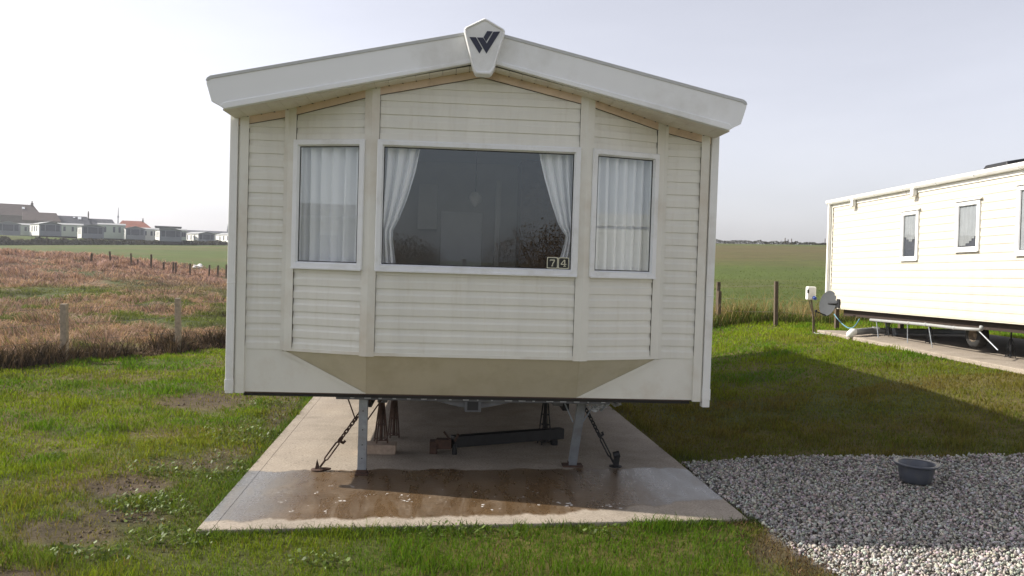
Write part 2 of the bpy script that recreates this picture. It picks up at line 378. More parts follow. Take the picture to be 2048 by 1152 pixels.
def slab_mat(name, wet):
    m, nt, out = new_mat(name)
    b = N(nt, 'ShaderNodeBsdfPrincipled')
    p = nt_pos(nt); sp = N(nt, 'ShaderNodeSeparateXYZ'); L(nt, p, sp.inputs[0]); X, Y = sp.outputs[0], sp.outputs[1]
    n1 = noise(nt, 3, 6, .65, p); n2 = noise(nt, 60, 4, .7, p)
    c = ramp(nt, n1, [(.3, (.29, .247, .20)), (.7, (.38, .327, .265))])
    c = mixc(nt, 1., c, ramp(nt, n2, [(.3, .62), (.62, 1.14)]), 'MULTIPLY')
    c = mixc(nt, 1., c, ramp(nt, noise(nt, 1.1, 7, .7, p, .6), [(.32, (.74, .73, .70)), (.5, (1., 1., 1.)), (.7, (1.08, 1.06, 1.03))]), 'MULTIPLY')
    c = mixc(nt, math_(nt, 'MULTIPLY', math_(nt, 'GREATER_THAN', noise(nt, 34, 2, .5, p), .665), .6), c, (.10, .085, .07))
    rough = .85
    mp = N(nt, 'ShaderNodeMapping'); mp.inputs['Scale'].default_value = (6, 45, 1); L(nt, p, mp.inputs['Vector'])
    h = math_(nt, 'ADD', math_(nt, 'MULTIPLY', noise(nt, 1, 4, .6, mp.outputs[0]), .7), math_(nt, 'MULTIPLY', n2, .5))
    bs = .55
    if wet:
        mp2 = N(nt, 'ShaderNodeMapping'); mp2.inputs['Scale'].default_value = (2.2, .5, 1); L(nt, p, mp2.inputs['Vector'])
        wob = math_(nt, 'MULTIPLY', math_(nt, 'SUBTRACT', noise(nt, 1.6, 4, .6, mp2.outputs[0]), .5), .34)
        back = math_(nt, 'ADD', math_(nt, 'MULTIPLY_ADD', X, .085, .34), wob)
        kb = N(nt, 'ShaderNodeMapRange'); kb.interpolation_type = 'SMOOTHSTEP'
        back = math_(nt, 'ADD', back, math_(nt, 'MULTIPLY', math_(nt, 'SUBTRACT', noise(nt, 9, 3, .6, p), .5), .07))
        L(nt, math_(nt, 'SUBTRACT', back, Y), kb.inputs[0]); kb.inputs[1].default_value = -.012; kb.inputs[2].default_value = .03
        mr = N(nt, 'ShaderNodeMapRange'); mr.interpolation_type = 'SMOOTHSTEP'; L(nt, X, mr.inputs[0])
        mr.inputs[1].default_value = .4; mr.inputs[2].default_value = 1.9; mr.inputs[3].default_value = 0; mr.inputs[4].default_value = .30
        front = math_(nt, 'ADD', math_(nt, 'ADD', math_(nt, 'MULTIPLY_ADD', X, .0934, -.975), mr.outputs[0]), wob)
        kf = N(nt, 'ShaderNodeMapRange'); kf.interpolation_type = 'SMOOTHSTEP'
        L(nt, math_(nt, 'SUBTRACT', Y, front), kf.inputs[0]); kf.inputs[1].default_value = -.015; kf.inputs[2].default_value = .05
        w = math_(nt, 'MULTIPLY', math_(nt, 'MULTIPLY', kb.outputs[0], kf.outputs[0]), ramp(nt, noise(nt, 2.6, 6, .75, mp2.outputs[0], .5), [(.3, .62), (.55, 1.)]))
        # dirty brown water in the middle, grey sky reflection coloured in towards both edges
        ax = math_(nt, 'ABSOLUTE', X)
        ed = N(nt, 'ShaderNodeMapRange'); ed.interpolation_type = 'SMOOTHSTEP'; L(nt, math_(nt, 'ADD', ax, math_(nt, 'MULTIPLY', n1, .5)), ed.inputs[0]); ed.inputs[1].default_value = 1.35; ed.inputs[2].default_value = 1.95
        br = ramp(nt, noise(nt, 2.2, 5, .7, p), [(.3, (.075, .043, .018)), (.7, (.14, .085, .04))])
        wc = mixc(nt, ed.outputs[0], br, (.16, .155, .145))
        wc = mixc(nt, 1., wc, ramp(nt, n2, [(.3, .6), (.65, 1.2)]), 'MULTIPLY')
        c = mixc(nt, math_(nt, 'MULTIPLY', w, .95), c, wc)
        # soap suds
        vo = N(nt, 'ShaderNodeTexVoronoi'); vo.inputs['Scale'].default_value = 26; L(nt, p, vo.inputs['Vector'])
        su = math_(nt, 'MULTIPLY', math_(nt, 'LESS_THAN', vo.outputs['Distance'], .34), math_(nt, 'GREATER_THAN', noise(nt, 5.5, 4, .7, p), .60))
        yb = N(nt, 'ShaderNodeMapRange'); L(nt, Y, yb.inputs[0]); yb.inputs[1].default_value = -.15; yb.inputs[2].default_value = -.35
        xs = N(nt, 'ShaderNodeMapRange'); L(nt, ax, xs.inputs[0]); xs.inputs[1].default_value = 1.5; xs.inputs[2].default_value = 1.1
        su = math_(nt, 'MULTIPLY', math_(nt, 'MULTIPLY', su, w), math_(nt, 'MULTIPLY', yb.outputs[0], xs.outputs[0]))
        c = mixc(nt, su, c, (.72, .70, .68))
        rv = N(nt, 'ShaderNodeMapRange'); L(nt, w, rv.inputs[0]); rv.inputs[3].default_value = .85; rv.inputs[4].default_value = .27
        L(nt, rv.outputs[0], b.inputs['Roughness'])
    else: b.inputs['Roughness'].default_value = rough
    L(nt, c, b.inputs['Base Color'])
    bp = N(nt, 'ShaderNodeBump'); bp.inputs['Strength'].default_value = bs; bp.inputs['Distance'].default_value = .008
    L(nt, h, bp.inputs['Height']); L(nt, bp.outputs[0], b.inputs['Normal'])
    L(nt, b.outputs[0], out.inputs[0]); return m
mb = MB()
poly = [(-1.73, slab_front(-1.73)), (1.91, slab_front(1.91)), (XR(4.), 4.), (XR(4.), 10.), (XL(4.), 10.), (XL(4.), 4.)]
mb.prism(poly, lambda p: (p[0], p[1], -.14), lambda p: (p[0], p[1], 0))
tag(mb.build('concrete_pad', slab_mat('damp concrete', True), bevel=.012), kind='structure')
ya, yb = slab_front(-1.73)+.015, slab_front(-1.64)+.012; mb = MB()
for q0, q1 in ((ya, 4.), (4., 9.98)):
    a0 = q0 if q0 > 0 else yb; mb.hexa([(XL(q0)+.006, q0, -.02), (XL(a0)+.095, a0, -.02), (XL(q1)+.095, q1, -.02), (XL(q1)+.006, q1, -.02), (XL(q0)+.006, q0, .0026), (XL(a0)+.095, a0, .0018), (XL(q1)+.095, q1, .0018), (XL(q1)+.006, q1, .0026)])
tag(mb.build('concrete_edge_strip', slab_mat('damp concrete edging', True)), kind='structure')
mb = MB(); mb.hexa([(7.32, 1, .32), (11, 1, .32), (11, 10.3, .32), (7.32, 10.3, .32), (7.32, 1, .515), (11, 1, .515), (11, 10.3, .515), (7.32, 10.3, .515)])
tag(mb.build('concrete_pad', slab_mat('dry concrete', False), bevel=.012), kind='structure')

# ---------------------------------------------------------------- blades, stones and clods (uncountable cover)
def scatter(dens, r0, r1, a0, a1, step=1.12):
    xs = []; ys = []
    r = r0
    while r < r1:
        q = min(r*step, r1); area = .5*math.radians(a1-a0)*(q*q-r*r); n = rng.poisson(area*dens((r+q)/2))
        rr = np.sqrt(rng.uniform(r*r, q*q, n)); aa = np.radians(rng.uniform(a0, a1, n))
        xs.append(CAM[0]+rr*np.sin(aa)); ys.append(CAM[1]+rr*np.cos(aa)); r = q
    return np.concatenate(xs), np.concatenate(ys)
def blades(name, x, y, z, h, w, lean, col, mat, tipcol=None, ldir=None):
    n = len(x); a = rng.uniform(0, 2*PI, n); ux, uy = np.cos(a), np.sin(a)
    b = rng.uniform(0, 2*PI, n) if ldir is None else ldir
    lx, ly = np.cos(b)*lean*h, np.sin(b)*lean*h
    B = np.stack([x, y, z], -1); U = np.stack([ux, uy, np.zeros(n)], -1)*w[:, None]/2
    mid = B+np.stack([lx*.35, ly*.35, h*.6], -1); tip = B+np.stack([lx, ly, h*np.sqrt(np.clip(1-.6*lean**2, .08, 1))], -1)
    V = np.stack([B-U, B+U, mid-U*.75, mid+U*.75, tip], 1).reshape(-1, 3)
    o = np.arange(n)[:, None]*5
    T = np.concatenate([o+np.array([[0, 1, 2]]), o+np.array([[1, 3, 2]]), o+np.array([[2, 3, 4]])], 0)
    C = np.repeat(col[:, None, :], 5, 1)
    if tipcol is not None: C[:, 4] = tipcol; C[:, 2:4] = (C[:, 2:4]+tipcol[:, None])/2
    return tag(npmesh(name, V, T, mat, C.reshape(-1, 3)), kind='stuff')
GM = leafy('grass blade', .5, .7, .06); DM = leafy('dry grass', .38, .75, .15)
def cat(*a): return np.concatenate(a)
# mown lawn
x, y = scatter(lambda r: 5600 if r < 5.5 else 5600*(5.5/r)**1.75, 2.2, 30, -44, 44)
z = tz(x, y); md = mud(x, y, z); k = lawn_mask(x, y) & (rng.random(len(x)) > md*.93) 
x, y, z, md = x[k], y[k], z[k]-.035, md[k]
r, _ = polar(x, y); n1 = fbm(x*.9, y*.9, 101); n2 = fbm(x*3.3, y*3.3, 102); n3 = fbm(x*.45+5, y*.45, 103)
k = rng.random(len(x)) < .55+.9*n2
x, y, z, md, r, n1, n2, n3 = [q[k] for q in (x, y, z, md, r, n1, n2, n3)]
nb = len(x); h = (.022+.035*rng.random(nb))*(.5+.9*n2)*(1-.4*md)*(1+1.0*ss((fbm(x*2.6, y*2.6, 107)-.60)/.08)); w = .0042*np.maximum(1, r/5.0)*rng.uniform(.7, 1.3, nb); h *= np.maximum(1, r/14)
g = lerp(rgb(.090, .175, .012)[None], rgb(.155, .215, .015)[None], ss((n1-.38)/.25))
g = lerp(g, rgb(.18, .135, .045)[None]*np.ones_like(g), np.clip(ss((n3-.52)/.15)*.22+(rng.random(nb) < .10)*.8+md*.6+.50*((x > 1.8) & (y < 4.))*(.4+1.2*n2), 0, 1))
g = g*(1+.45*ss((y-4)/8)[:, None])
g *= rng.uniform(.65, 1.3, (nb, 1))
blades('grass', x, y, z, h, w, rng.uniform(.2, 1.0, nb), g, GM)
# fringe of longer grass along the slab front and the slab sides
t = rng.random(2600); xa = -1.78+3.75*t; ya = slab_front(xa)-rng.random(2600)**2*.16-.0
yb = rng.uniform(-1.2, 7, 2600); xb = XL(yb)-.008-rng.random(2600)**2*.12
x = cat(xa, xb); y = cat(ya, yb); nb = len(x); cl = fbm(x*3.5, y*3.5, 111); k = cl > .42; x, y, cl = x[k], y[k], cl[k]; nb = len(x)
blades('grass_fringe', x, y, tz(x, y)-.04, .03+.11*rng.random(nb)*cl, .004+.003*rng.random(nb), rng.uniform(.3, 1., nb), rgb(.075, .125, .02)[None]*rng.uniform(.6, 1.5, (nb, 1)), GM)
# rough land on the left
x, y = scatter(lambda r: 760 if r < 18 else 760*(18/r)**1.6, 9, 72, -50, -3)
rr_, az_ = polar(x, y); rb = np.interp(az_, [-45, -27, -22, -18, -14, -8], [70, 62, 60, 56, 50, 46])
k = (dl(x, y) > .0) & (rr_ < rb+2*rng.standard_normal(len(x))) & ~in_slab(x, y, .2) & ~((np.abs(x) < 1.9) & (y < 10))
x, y = x[k], y[k]; r, az_ = polar(x, y); nb = len(x)
n1 = fbm(x*.35, y*.35, 51); n2 = fbm(x*1.5, y*1.5, 122); n3 = fbm(x*.6, y*.6, 123)
hh = (.06+.22*rng.random(nb))*(.35+1.3*ss((n2-.35)/.35)); green = ss((n1-.43)/.12)*ss((50-r)/15)*.95
hh *= 1-.45*green
c = lerp(rgb(.30, .212, .135)[None], rgb(.105, .145, .026)[None], np.clip(green+(rng.random(nb) < .12), 0, 1))
c = lerp(c, rgb(.33, .215, .165)[None]*np.ones_like(c), ss((r-32)/14)*.75)
c = lerp(c, rgb(.06, .045, .03)[None]*np.ones_like(c), ((rng.random(nb) < .07)+(fbm(x*1.4, y*1.4, 127) > .67)*.5)*.8)
c *= rng.uniform(.6, 1.35, (nb, 1))
c *= 1.25; c = c*np.array([[1.10, 1.04, 1.22]])
blades('dry_grass', x, y, tz(x, y)-.04, hh, .008*np.maximum(1, r/12)*rng.uniform(.6, 1.4, nb), rng.uniform(.75, 1.27, nb), c*.85, DM, c, ldir=2*PI*n3*3+rng.standard_normal(nb)*.9)
# dead dark growth along the foot of the left fence
s_ = rng.uniform(-9, 9, 30000); d_ = rng.normal(.12, .20, 30000); x = FL0[0]+FLD[0]*s_+FLN[0]*d_; y = FL0[1]+FLD[1]*s_+FLN[1]*d_
cl = fbm(x*1.1, y*1.1, 131); k = (d_ > -.16) & (rng.random(len(x)) < .35+cl) & ~in_slab(x, y, .3); x, y, cl = x[k], y[k], cl[k]; nb = len(x)
c = lerp(rgb(.045, .036, .024)[None], rgb(.20, .135, .085)[None], rng.random(nb)**1.4); 
blades('dead_growth', x, y, tz(x, y)-.04, .06+.42*rng.random(nb)*ss((cl-.22)/.4), .010+.010*rng.random(nb), rng.uniform(.3, 1.1, nb), c, leafy('dead stalks', .12, .85, .1))
# weeds and long straw along the right fence
s_ = rng.uniform(-7, 13, 34000); d_ = rng.normal(.25, .55, 34000); x = FR0[0]+FRD[0]*s_+FRN[0]*d_; y = FR0[1]+FRD[1]*s_+FRN[1]*d_
cl = fbm(x*1.2, y*1.2, 141); k = (d_ > -.40) & (rng.random(len(x)) < .2+1.1*cl); x, y, cl = x[k], y[k], cl[k]; nb = len(x)
tall = (rng.random(nb) < .17)
c = lerp(rgb(.10, .135, .022)[None], rgb(.30, .215, .10)[None], np.clip(ss((fbm(x*.8, y*.8, 142)-.42)/.2)+tall, 0, 1))*rng.uniform(.6, 1.4, (nb, 1))
blades('dry_grass', x, y, tz(x, y)-.04, np.where(tall, .4+.5*rng.random(nb), .10+.42*rng.random(nb)*cl*1.5), np.where(tall, .008, .016)*rng.uniform(.7, 1.4, nb), np.where(tall, rng.uniform(.3, .95, nb), rng.uniform(.3, 1, nb)), c, DM)
# short crop on the fields
x, y = scatter(lambda r: 60*(24/r)**1.5, 18, 75, 8, 40); r, _ = polar(x, y); k = (dr(x, y) > .8) & (rng.random(len(x)) < np.clip((72-r)/35, 0, 1)); x, y = x[k], y[k]; nb = len(x); r, _ = polar(x, y)
blades('crop', x, y, tz(x, y)-.04, .03+.05*rng.random(nb), .012*r/20, rng.uniform(.5, 1.2, nb), rgb(.105, .135, .026)[None]*rng.uniform(.75, 1.25, (nb, 1)), GM)

ICO = None
def ico():
    global ICO
    if ICO is None:
        bm = bmesh.new(); bmesh.ops.create_icosphere(bm, subdivisions=1, radius=1)
        bm.verts.ensure_lookup_table(); ICO = (np.array([v.co[:] for v in bm.verts]), np.array([[v.index for v in f.verts] for f in bm.faces])); bm.free()
    return ICO
def stones(name, x, y, z, size, col, mat, flat=.6):
    v, f = ico(); n = len(x); nv = len(v)
    q = rng.standard_normal((n, 4)); q /= np.linalg.norm(q, axis=1)[:, None]
    a, b, c, d = q.T
    Rm = np.stack([np.stack([1-2*(c*c+d*d), 2*(b*c-a*d), 2*(b*d+a*c)], -1), np.stack([2*(b*c+a*d), 1-2*(b*b+d*d), 2*(c*d-a*b)], -1), np.stack([2*(b*d-a*c), 2*(c*d+a*b), 1-2*(b*b+c*c)], -1)], 1)
    sc = np.stack([rng.uniform(.8, 1.35, n), rng.uniform(.55, .95, n), rng.uniform(.4, .75, n)], -1)*size[:, None]/2
    P = v[None]*rng.uniform(.58, 1.25, (n, nv, 1))*sc[:, None, :]
    P = np.einsum('nij,nkj->nki', Rm, P)+np.stack([x, y, z], -1)[:, None]
    T = (f[None]+np.arange(n)[:, None, None]*nv).reshape(-1, 3)
    return tag(npmesh(name, P.reshape(-1, 3), T, mat, np.repeat(col, nv, 0)), kind='stuff')
def vcol_mat(name, rough=.85, spec=.3, bump=0):
    m, nt, out = new_mat(name); a = N(nt, 'ShaderNodeVertexColor'); a.layer_name = 'Col'
    b = N(nt, 'ShaderNodeBsdfPrincipled'); b.inputs['Roughness'].default_value = rough; b.inputs['Specular IOR Level'].default_value = spec
    f = ramp(nt, noise(nt, 90, 4, .7), [(.3, .75), (.7, 1.2)]); L(nt, mixc(nt, 1., a.outputs[0], f, 'MULTIPLY'), b.inputs['Base Color'])
    L(nt, b.outputs[0], out.inputs[0]); return m
n = 125000; x = rng.uniform(1.7, 8.6, n); y = rng.uniform(-4.2, 1.2, n); k = gravel_mask(x, y) & ~in_slab(x, y, .0) & (rng.random(n) < np.where(x < 5.6, 1, .55)); x, y = x[k], y[k]
k = rng.random(len(x)) < np.clip(.25+1.6*np.minimum(1, (x-1.75)/.5), 0, 1); x, y = x[k], y[k]; n = len(x)
# a few strays on the grass edge
base = .15+.36*rng.random((n, 1))**.8; c = 1.1*base*np.array([[1., .945, .855]])*(1+rng.uniform(-.12, .12, (n, 3))); c[rng.random(n) < .10] *= .5; c *= (.85+.3*fbm(x*2.5, y*2.5, 171))[:, None]
stones('gravel', x, y, tz(x, y)-.012+rng.uniform(-.006, .016, n), rng.uniform(.012, .036, n), c, vcol_mat('limestone chippings'))
# mud clods
x, y = scatter(lambda r: 2200*(5/r)**1.2, 2.4, 15, -38, 12); z = tz(x, y); md = mud(x, y, z); k = (md > .5) & lawn_mask(x, y) & (rng.random(len(x)) < .55); x, y, z, md = x[k], y[k], z[k], md[k]; n = len(x)
c = rgb(.072, .052, .036)[None]*rng.uniform(.4, 1.6, (n, 1))
stones('mud_clods', x, y, z-.052, (.010+.042*rng.random(n)**2.5)*np.clip(md, .5, 1), c, vcol_mat('wet mud', .75, .25))
# straw and dead leaves along the edge between grass and gravel
n = 1500; y = rng.uniform(-2.6, -.95, n); x = 1.9+(-.97-y)*.12+rng.normal(-.06, .16, n); k = y < slab_front(x)-.02; x, y = x[k], y[k]; n = len(x)
blades('leaf_litter', x, y, tz(x, y)-.015, .012+.03*rng.random(n), .003+.005*rng.random(n), rng.uniform(.9, 1.29, n), lerp(rgb(.05, .03, .018)[None], rgb(.22, .15, .08)[None], rng.random(n)**1.6), DM)
# broad leaved weeds in patches
WEED = [(480, 868, 75, 16), (440, 935, 55, 30), (340, 935, 110, 16), (300, 1010, 90, 30), (180, 1105, 90, 14), (520, 805, 60, 8), (640, 1120, 60, 14), (340, 1075, 90, 20), (930, 1062, 120, 10), (1230, 1065, 80, 10), (520, 835, 50, 8), (110, 905, 12, 12)]
x, y = scatter(lambda r: 2600*(5/r)**1.3, 3, 15, -40, 12); z = tz(x, y); u, v = topx(x, y, z); s_ = np.zeros(len(x))
for cx, cy, rx, ry in WEED: s_ = np.maximum(s_, np.clip(1.4-((u-cx)/rx)**2-((v-cy)/ry)**2, 0, 1))
k = (rng.random(len(x)) < s_*.5*(.4+1.2*fbm(x*4, y*4, 151))) & lawn_mask(x, y); x, y, z = x[k], y[k], z[k]; n = len(x)
a = rng.uniform(0, 2*PI, n); sz = rng.uniform(.007, .018, n); til = rng.uniform(-.9, .9, (n, 2))
u1 = np.stack([np.cos(a), np.sin(a), til[:, 0]], -1)*sz[:, None]; u2 = np.stack([-np.sin(a), np.cos(a), til[:, 1]], -1)*sz[:, None]*.75
B = np.stack([x, y, z+rng.uniform(-.02, .035, n)], -1)
V = np.stack([B-u1, B-u2*.9, B+u1*.4-u2*.5, B+u1, B+u1*.4+u2*.5, B+u2*.9], 1).reshape(-1, 3)
T = (np.arange(n)[:, None, None]*6+np.array([[[0, 1, 5], [1, 2, 4], [1, 4, 5], [2, 3, 4]]])).reshape(-1, 3)
c = rgb(.10, .145, .030)[None]*rng.uniform(.5, 1.6, (n, 1))
tag(npmesh('weeds', V, T, leafy('weed leaf', .35, .5, .25), np.repeat(c, 6, 0)), kind='stuff')

# ---------------------------------------------------------------- the main static caravan
ZB = .665; XJ = 1.4575; XB = .8065; PB = .225; ZJ = 1.0; RS = .2186
def zroof(x): return 3.155-RS*abs(x)
class Plane:
    def __init__(s, a, b):
        s.o = np.array([*a, 0.]); d = np.array([*b, 0.])-s.o; s.len = np.linalg.norm(d); s.u = d/s.len; s.n = np.array([s.u[1], -s.u[0], 0.])
    def p(s, u, z, n=0.): q = s.o+s.u*u+s.n*n; return (q[0], q[1], z)
    def x(s, u): return s.o[0]+s.u[0]*u
def pbox(mb, P, u0, u1, z0, z1, n0, n1, m=0, slope=False):
    a, b = (zroof(P.x(u0)), zroof(P.x(u1))) if slope else (z1, z1)
    mb.hexa([P.p(u0, z0, n1), P.p(u1, z0, n1), P.p(u1, z0, n0), P.p(u0, z0, n0), P.p(u0, a, n1), P.p(u1, b, n1), P.p(u1, b, n0), P.p(u0, a, n0)], m)
def siding(mb, P, u0, u1, z0, z1, base=.995, pitch=.1, proud=.0085, roofed=False):
    def ur(z):
        a, b = u0, u1
        if roofed:
            lim = max(0, (3.15-z)/RS); xa, xb = P.x(a), P.x(b)
            if xb > lim: b = a+(max(lim, xa)-xa)/P.u[0]
            if xa < -lim: a = a+(min(-lim, xb)-xa)/P.u[0]
        return a, b
    k = math.floor((z0-base)/pitch)
    while base+k*pitch < z1-1e-6:
        zb = base+k*pitch; pr = [(zb, 0), (zb+.001, proud), (zb+.050, proud*1.0), (zb+.064, proud*.35), (zb+pitch, 0)]
        for (za, na), (zc, nc) in zip(pr, pr[1:]):
            A, Cc = max(za, z0), min(zc, z1)
            if Cc <= A+1e-6: continue
            f = lambda z: na+(nc-na)*(z-za)/(zc-za)
            a0, a1 = ur(A); c0, c1 = ur(Cc)
            if a1-a0 < 1e-4: continue
            if c1-c0 < 1e-4: c0 = c1 = (c0+c1)/2; mb.add([P.p(a0, A, f(A)), P.p(a1, A, f(A)), P.p(c0, Cc, f(Cc))], [(0, 1, 2)])
            else: mb.quad(P.p(a0, A, f(A)), P.p(a1, A, f(A)), P.p(c1, Cc, f(Cc)), P.p(c0, Cc, f(Cc)))
        k += 1
def window(parent, P, u0, u1, z0, z1, fw=.05, n1=.036, glass=None, caps=True, sill=True):
    mb = MB()
    o = [(u0, z0), (u1, z0), (u1, z1), (u0, z1)]; i = [(u0+fw, z0+fw), (u1-fw, z0+fw), (u1-fw, z1-fw), (u0+fw, z1-fw)]
    ch = .012; i2 = [(u0+fw-ch, z0+fw-ch), (u1-fw+ch, z0+fw-ch), (u1-fw+ch, z1-fw+ch), (u0+fw-ch, z1-fw+ch)]
    oc = [(u0+.006, z0+.006), (u1-.006, z0+.006), (u1-.006, z1-.006), (u0+.006, z1-.006)]
    for k in range(4):
        j = (k+1) % 4
        mb.quad(P.p(*oc[k], n1), P.p(*oc[j], n1), P.p(*i2[j], n1), P.p(*i2[k], n1))
        mb.quad(P.p(*i2[k], n1), P.p(*i2[j], n1), P.p(*i[j], .014), P.p(*i[k], .014))
        mb.quad(P.p(*o[k], n1-.006), P.p(*o[j], n1-.006), P.p(*oc[j], n1), P.p(*oc[k], n1))
        mb.quad(P.p(*o[k], -.03), P.p(*o[j], -.03), P.p(*o[j], n1-.006), P.p(*o[k], n1-.006))
        mb.quad(P.p(*i[k], .014), P.p(*i[j], .014), P.p(*i[j], -.03), P.p(*i[k], -.03))
    if sill: pbox(mb, P, u0+.004, u1-.004, z0-.006, z0+.008, n1-.01, n1+.012)
    if caps:
        for q in (u0+.065, u1-.065): pbox(mb, P, q-.011, q+.011, z0+.017, z0+.029, n1-.002, n1+.005)
    w = mb.build('window', M['upvc'], parent)
    g = MB(); gi = .007
    for k in range(4):
        j = (k+1) % 4; q = [(i[0][0]+gi, i[0][1]+gi), (i[1][0]-gi, i[1][1]+gi), (i[2][0]-gi, i[2][1]-gi), (i[3][0]+gi, i[3][1]-gi)]
        g.quad(P.p(*i[k], .0145), P.p(*i[j], .0145), P.p(*q[j], .0105), P.p(*q[k], .0105))
    g.build('gasket', M['gasket'], w)
    g = MB(); g.quad(P.p(*i[0], .009), P.p(*i[1], .009), P.p(*i[2], .009), P.p(*i[3], .009)); g.keep = True
    g.build('pane', glass or M['glass'], w)
    return w
CV = thing('static_caravan', 'cream clad static caravan with a three sided bay window raised on thin steel legs', 'caravan')
PC = Plane((-XB, -PB), (XB, -PB)); PLb = Plane((-XJ, 0), (-XB, -PB)); PRb = Plane((XB, -PB), (XJ, 0))
PL0 = Plane((-1.83, 0), (-XJ, 0)); PR0 = Plane((XJ, 0), (1.83, 0))
sl = PLb.len; WZ0, WZ1 = 1.629, 2.603
mb = MB()
siding(mb, PC, .0545, PC.len-.0545, ZJ, WZ0+.02); siding(mb, PC, .0545, PC.len-.0545, WZ1-.02, 3.16, roofed=True)
for P, a, b in ((PLb, .060, sl-.0545), (PRb, .0545, sl-.060)):
    siding(mb, P, a, b, ZJ, WZ0+.02); siding(mb, P, a, b, WZ1-.02, 3.16, roofed=True)
siding(mb, PL0, .075, PL0.len-.030, .995, 3.16, roofed=True); siding(mb, PR0, .030, PR0.len-.075, .995, 3.16, roofed=True)
mb.build('front_wall', M['siding'], CV)
mb = MB()   # bottom closing strip of the bay and smooth lower skirt
for P in (PC, PLb, PRb): pbox(mb, P, .0, P.len, ZJ-.012, ZJ+.012, -.02, .016)
mb.build('bay_edge_strip', M['trim'], CV)
for sx in (-1, 1):
    mb = MB(); q = [(sx*1.755, ZB), (sx*.823, ZB), (sx*(XJ+.03), .995), (sx*1.755, .995)]
    mb.prism(q, lambda p: (p[0], -.004, p[1]), lambda p: (p[0], .03, p[1]))
    mb.build('skirt_panel', M['trim'], CV)
for sx in (-1, 1):
    mb = MB()
    a = Vector((sx*XJ, -.006, .992)); b = Vector((sx*.862, -.006, ZB+.022)); d = (b-a).normalized(); nn = Vector((d.z, 0, -d.x))*sx
    w = .026; nn = nn if nn.z < 0 else -nn
    mb.hexa([a, b, b+nn*w, a+nn*w, a+Vector((0, -.006, 0)), b+Vector((0, -.006, 0)), b+nn*w+Vector((0, -.006, 0)), a+nn*w+Vector((0, -.006, 0))])
    mb.build('flashing', M['trim'], CV)
mb = MB()
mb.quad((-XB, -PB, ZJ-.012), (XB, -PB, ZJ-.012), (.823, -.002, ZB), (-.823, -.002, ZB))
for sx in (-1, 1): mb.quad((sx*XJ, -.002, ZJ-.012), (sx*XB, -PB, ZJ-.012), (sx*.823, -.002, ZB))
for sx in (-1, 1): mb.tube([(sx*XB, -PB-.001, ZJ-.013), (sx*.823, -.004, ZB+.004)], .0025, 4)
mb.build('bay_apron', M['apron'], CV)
# vertical trims
for sx, P in ((-1, PL0), (1, PR0)):
    mb = MB(); c = .012
    pl = [(1.755, .02), (1.755, -.022), (1.83-c, -.022), (1.83, -.022+c), (1.83, .08), (1.80, .08), (1.80, .02)]
    mb.prism(pl, lambda p: (sx*p[0], p[1], ZB-.01), lambda p: (sx*p[0], p[1], zroof(p[0])+.02))
    mb.build('corner_trim', M['trim'], CV)
    mb = MB()
    d = np.array([XB-XJ, -PB])/sl; nrm = np.array([-PB, -(XJ-XB)])/sl*-1
    nrm = np.array([PB, -(XJ-XB)])/sl; nrm = nrm if nrm[1] < 0 else -nrm
    J = np.array([XJ, 0.]); e = J+d*.068
    mit = J+np.array([.0035, -.018])
    pl = [(XJ+.030, .01), (XJ+.030, -.018), tuple(mit), tuple(e+nrm*.018), tuple(e-nrm*.01), (XJ, .01)]
    mb.prism(pl, lambda p: (sx*p[0], p[1], ZJ-.01), lambda p: (sx*p[0], p[1], zroof(p[0])+.02))
    mb.build('bay_trim', M['trim'], CV)
    mb = MB()
    B = np.array([XB, -PB]); e = B-d*.0545; mit = B+np.array([.0035, -.018])
    pl = [(XB-.0545, -PB+.01), (XB-.0545, -PB-.018), tuple(mit), tuple(e+nrm*.018), tuple(e-nrm*.01), (XB, -PB+.012)]
    mb.prism(pl, lambda p: (sx*p[0], p[1], ZJ-.018), lambda p: (sx*p[0], p[1], zroof(p[0])+.02))
    mb.build('bay_trim', M['trim'], CV)
# thin grimy gaps next to the trims
for P, u in ((PLb, .0685), (PRb, sl-.0685), (PC, .0555), (PC, PC.len-.0555), (PR0, PR0.len-.0755), (PL0, .0755), (PLb, sl-.0550)):
    for z0, z1 in ((ZJ+.02, WZ0-.01), (WZ1+.005, zroof(P.x(u))-.06)) if P not in (PR0, PL0) else ((1.02, 2.68),):
        mb = MB(); wd = rng.uniform(.0007, .0019) if P is not PL0 else .0006; pbox(mb, P, u-wd, u+wd, z0, z1, .0, .0115); mb.build('gap_line', M['joint'], CV)
# band under the soffit, warm bounced light put into its peach colour
mb = MB()
for P, lo in ((PC, 1), (PLb, 1), (PRb, 1), (PL0, 1), (PR0, 1)):
    n = 2 if P is PC else 1
    for k in range(n):
        ua, ub = P.len*k/n, P.len*(k+1)/n
        za, zb = zroof(P.x(ua)), zroof(P.x(ub)); m0, m1 = .002, .0165
        mb.hexa([P.p(ua, za-.056, m1), P.p(ub, zb-.056, m1), P.p(ub, zb-.056, m0), P.p(ua, za-.056, m0), P.p(ua, za+.01, m1), P.p(ub, zb+.01, m1), P.p(ub, zb+.01, m0), P.p(ua, za+.01, m0)])
mb.build('soffit_trim', M['band'], CV)
for P in (PC, PLb, PRb, PL0, PR0):
    n = 2 if P is PC else 1
    for k in range(n):
        ua, ub = P.len*k/n, P.len*(k+1)/n; za, zb = zroof(P.x(ua))-.0575, zroof(P.x(ub))-.0575; t = .0028
        mb = MB(); mb.hexa([P.p(ua, za-t, .0170), P.p(ub, zb-t, .0170), P.p(ub, zb-t, .01), P.p(ua, za-t, .01), P.p(ua, za, .0170), P.p(ub, zb, .0170), P.p(ub, zb, .01), P.p(ua, za, .01)])
        mb.build('gap_line', M['joint'], CV)
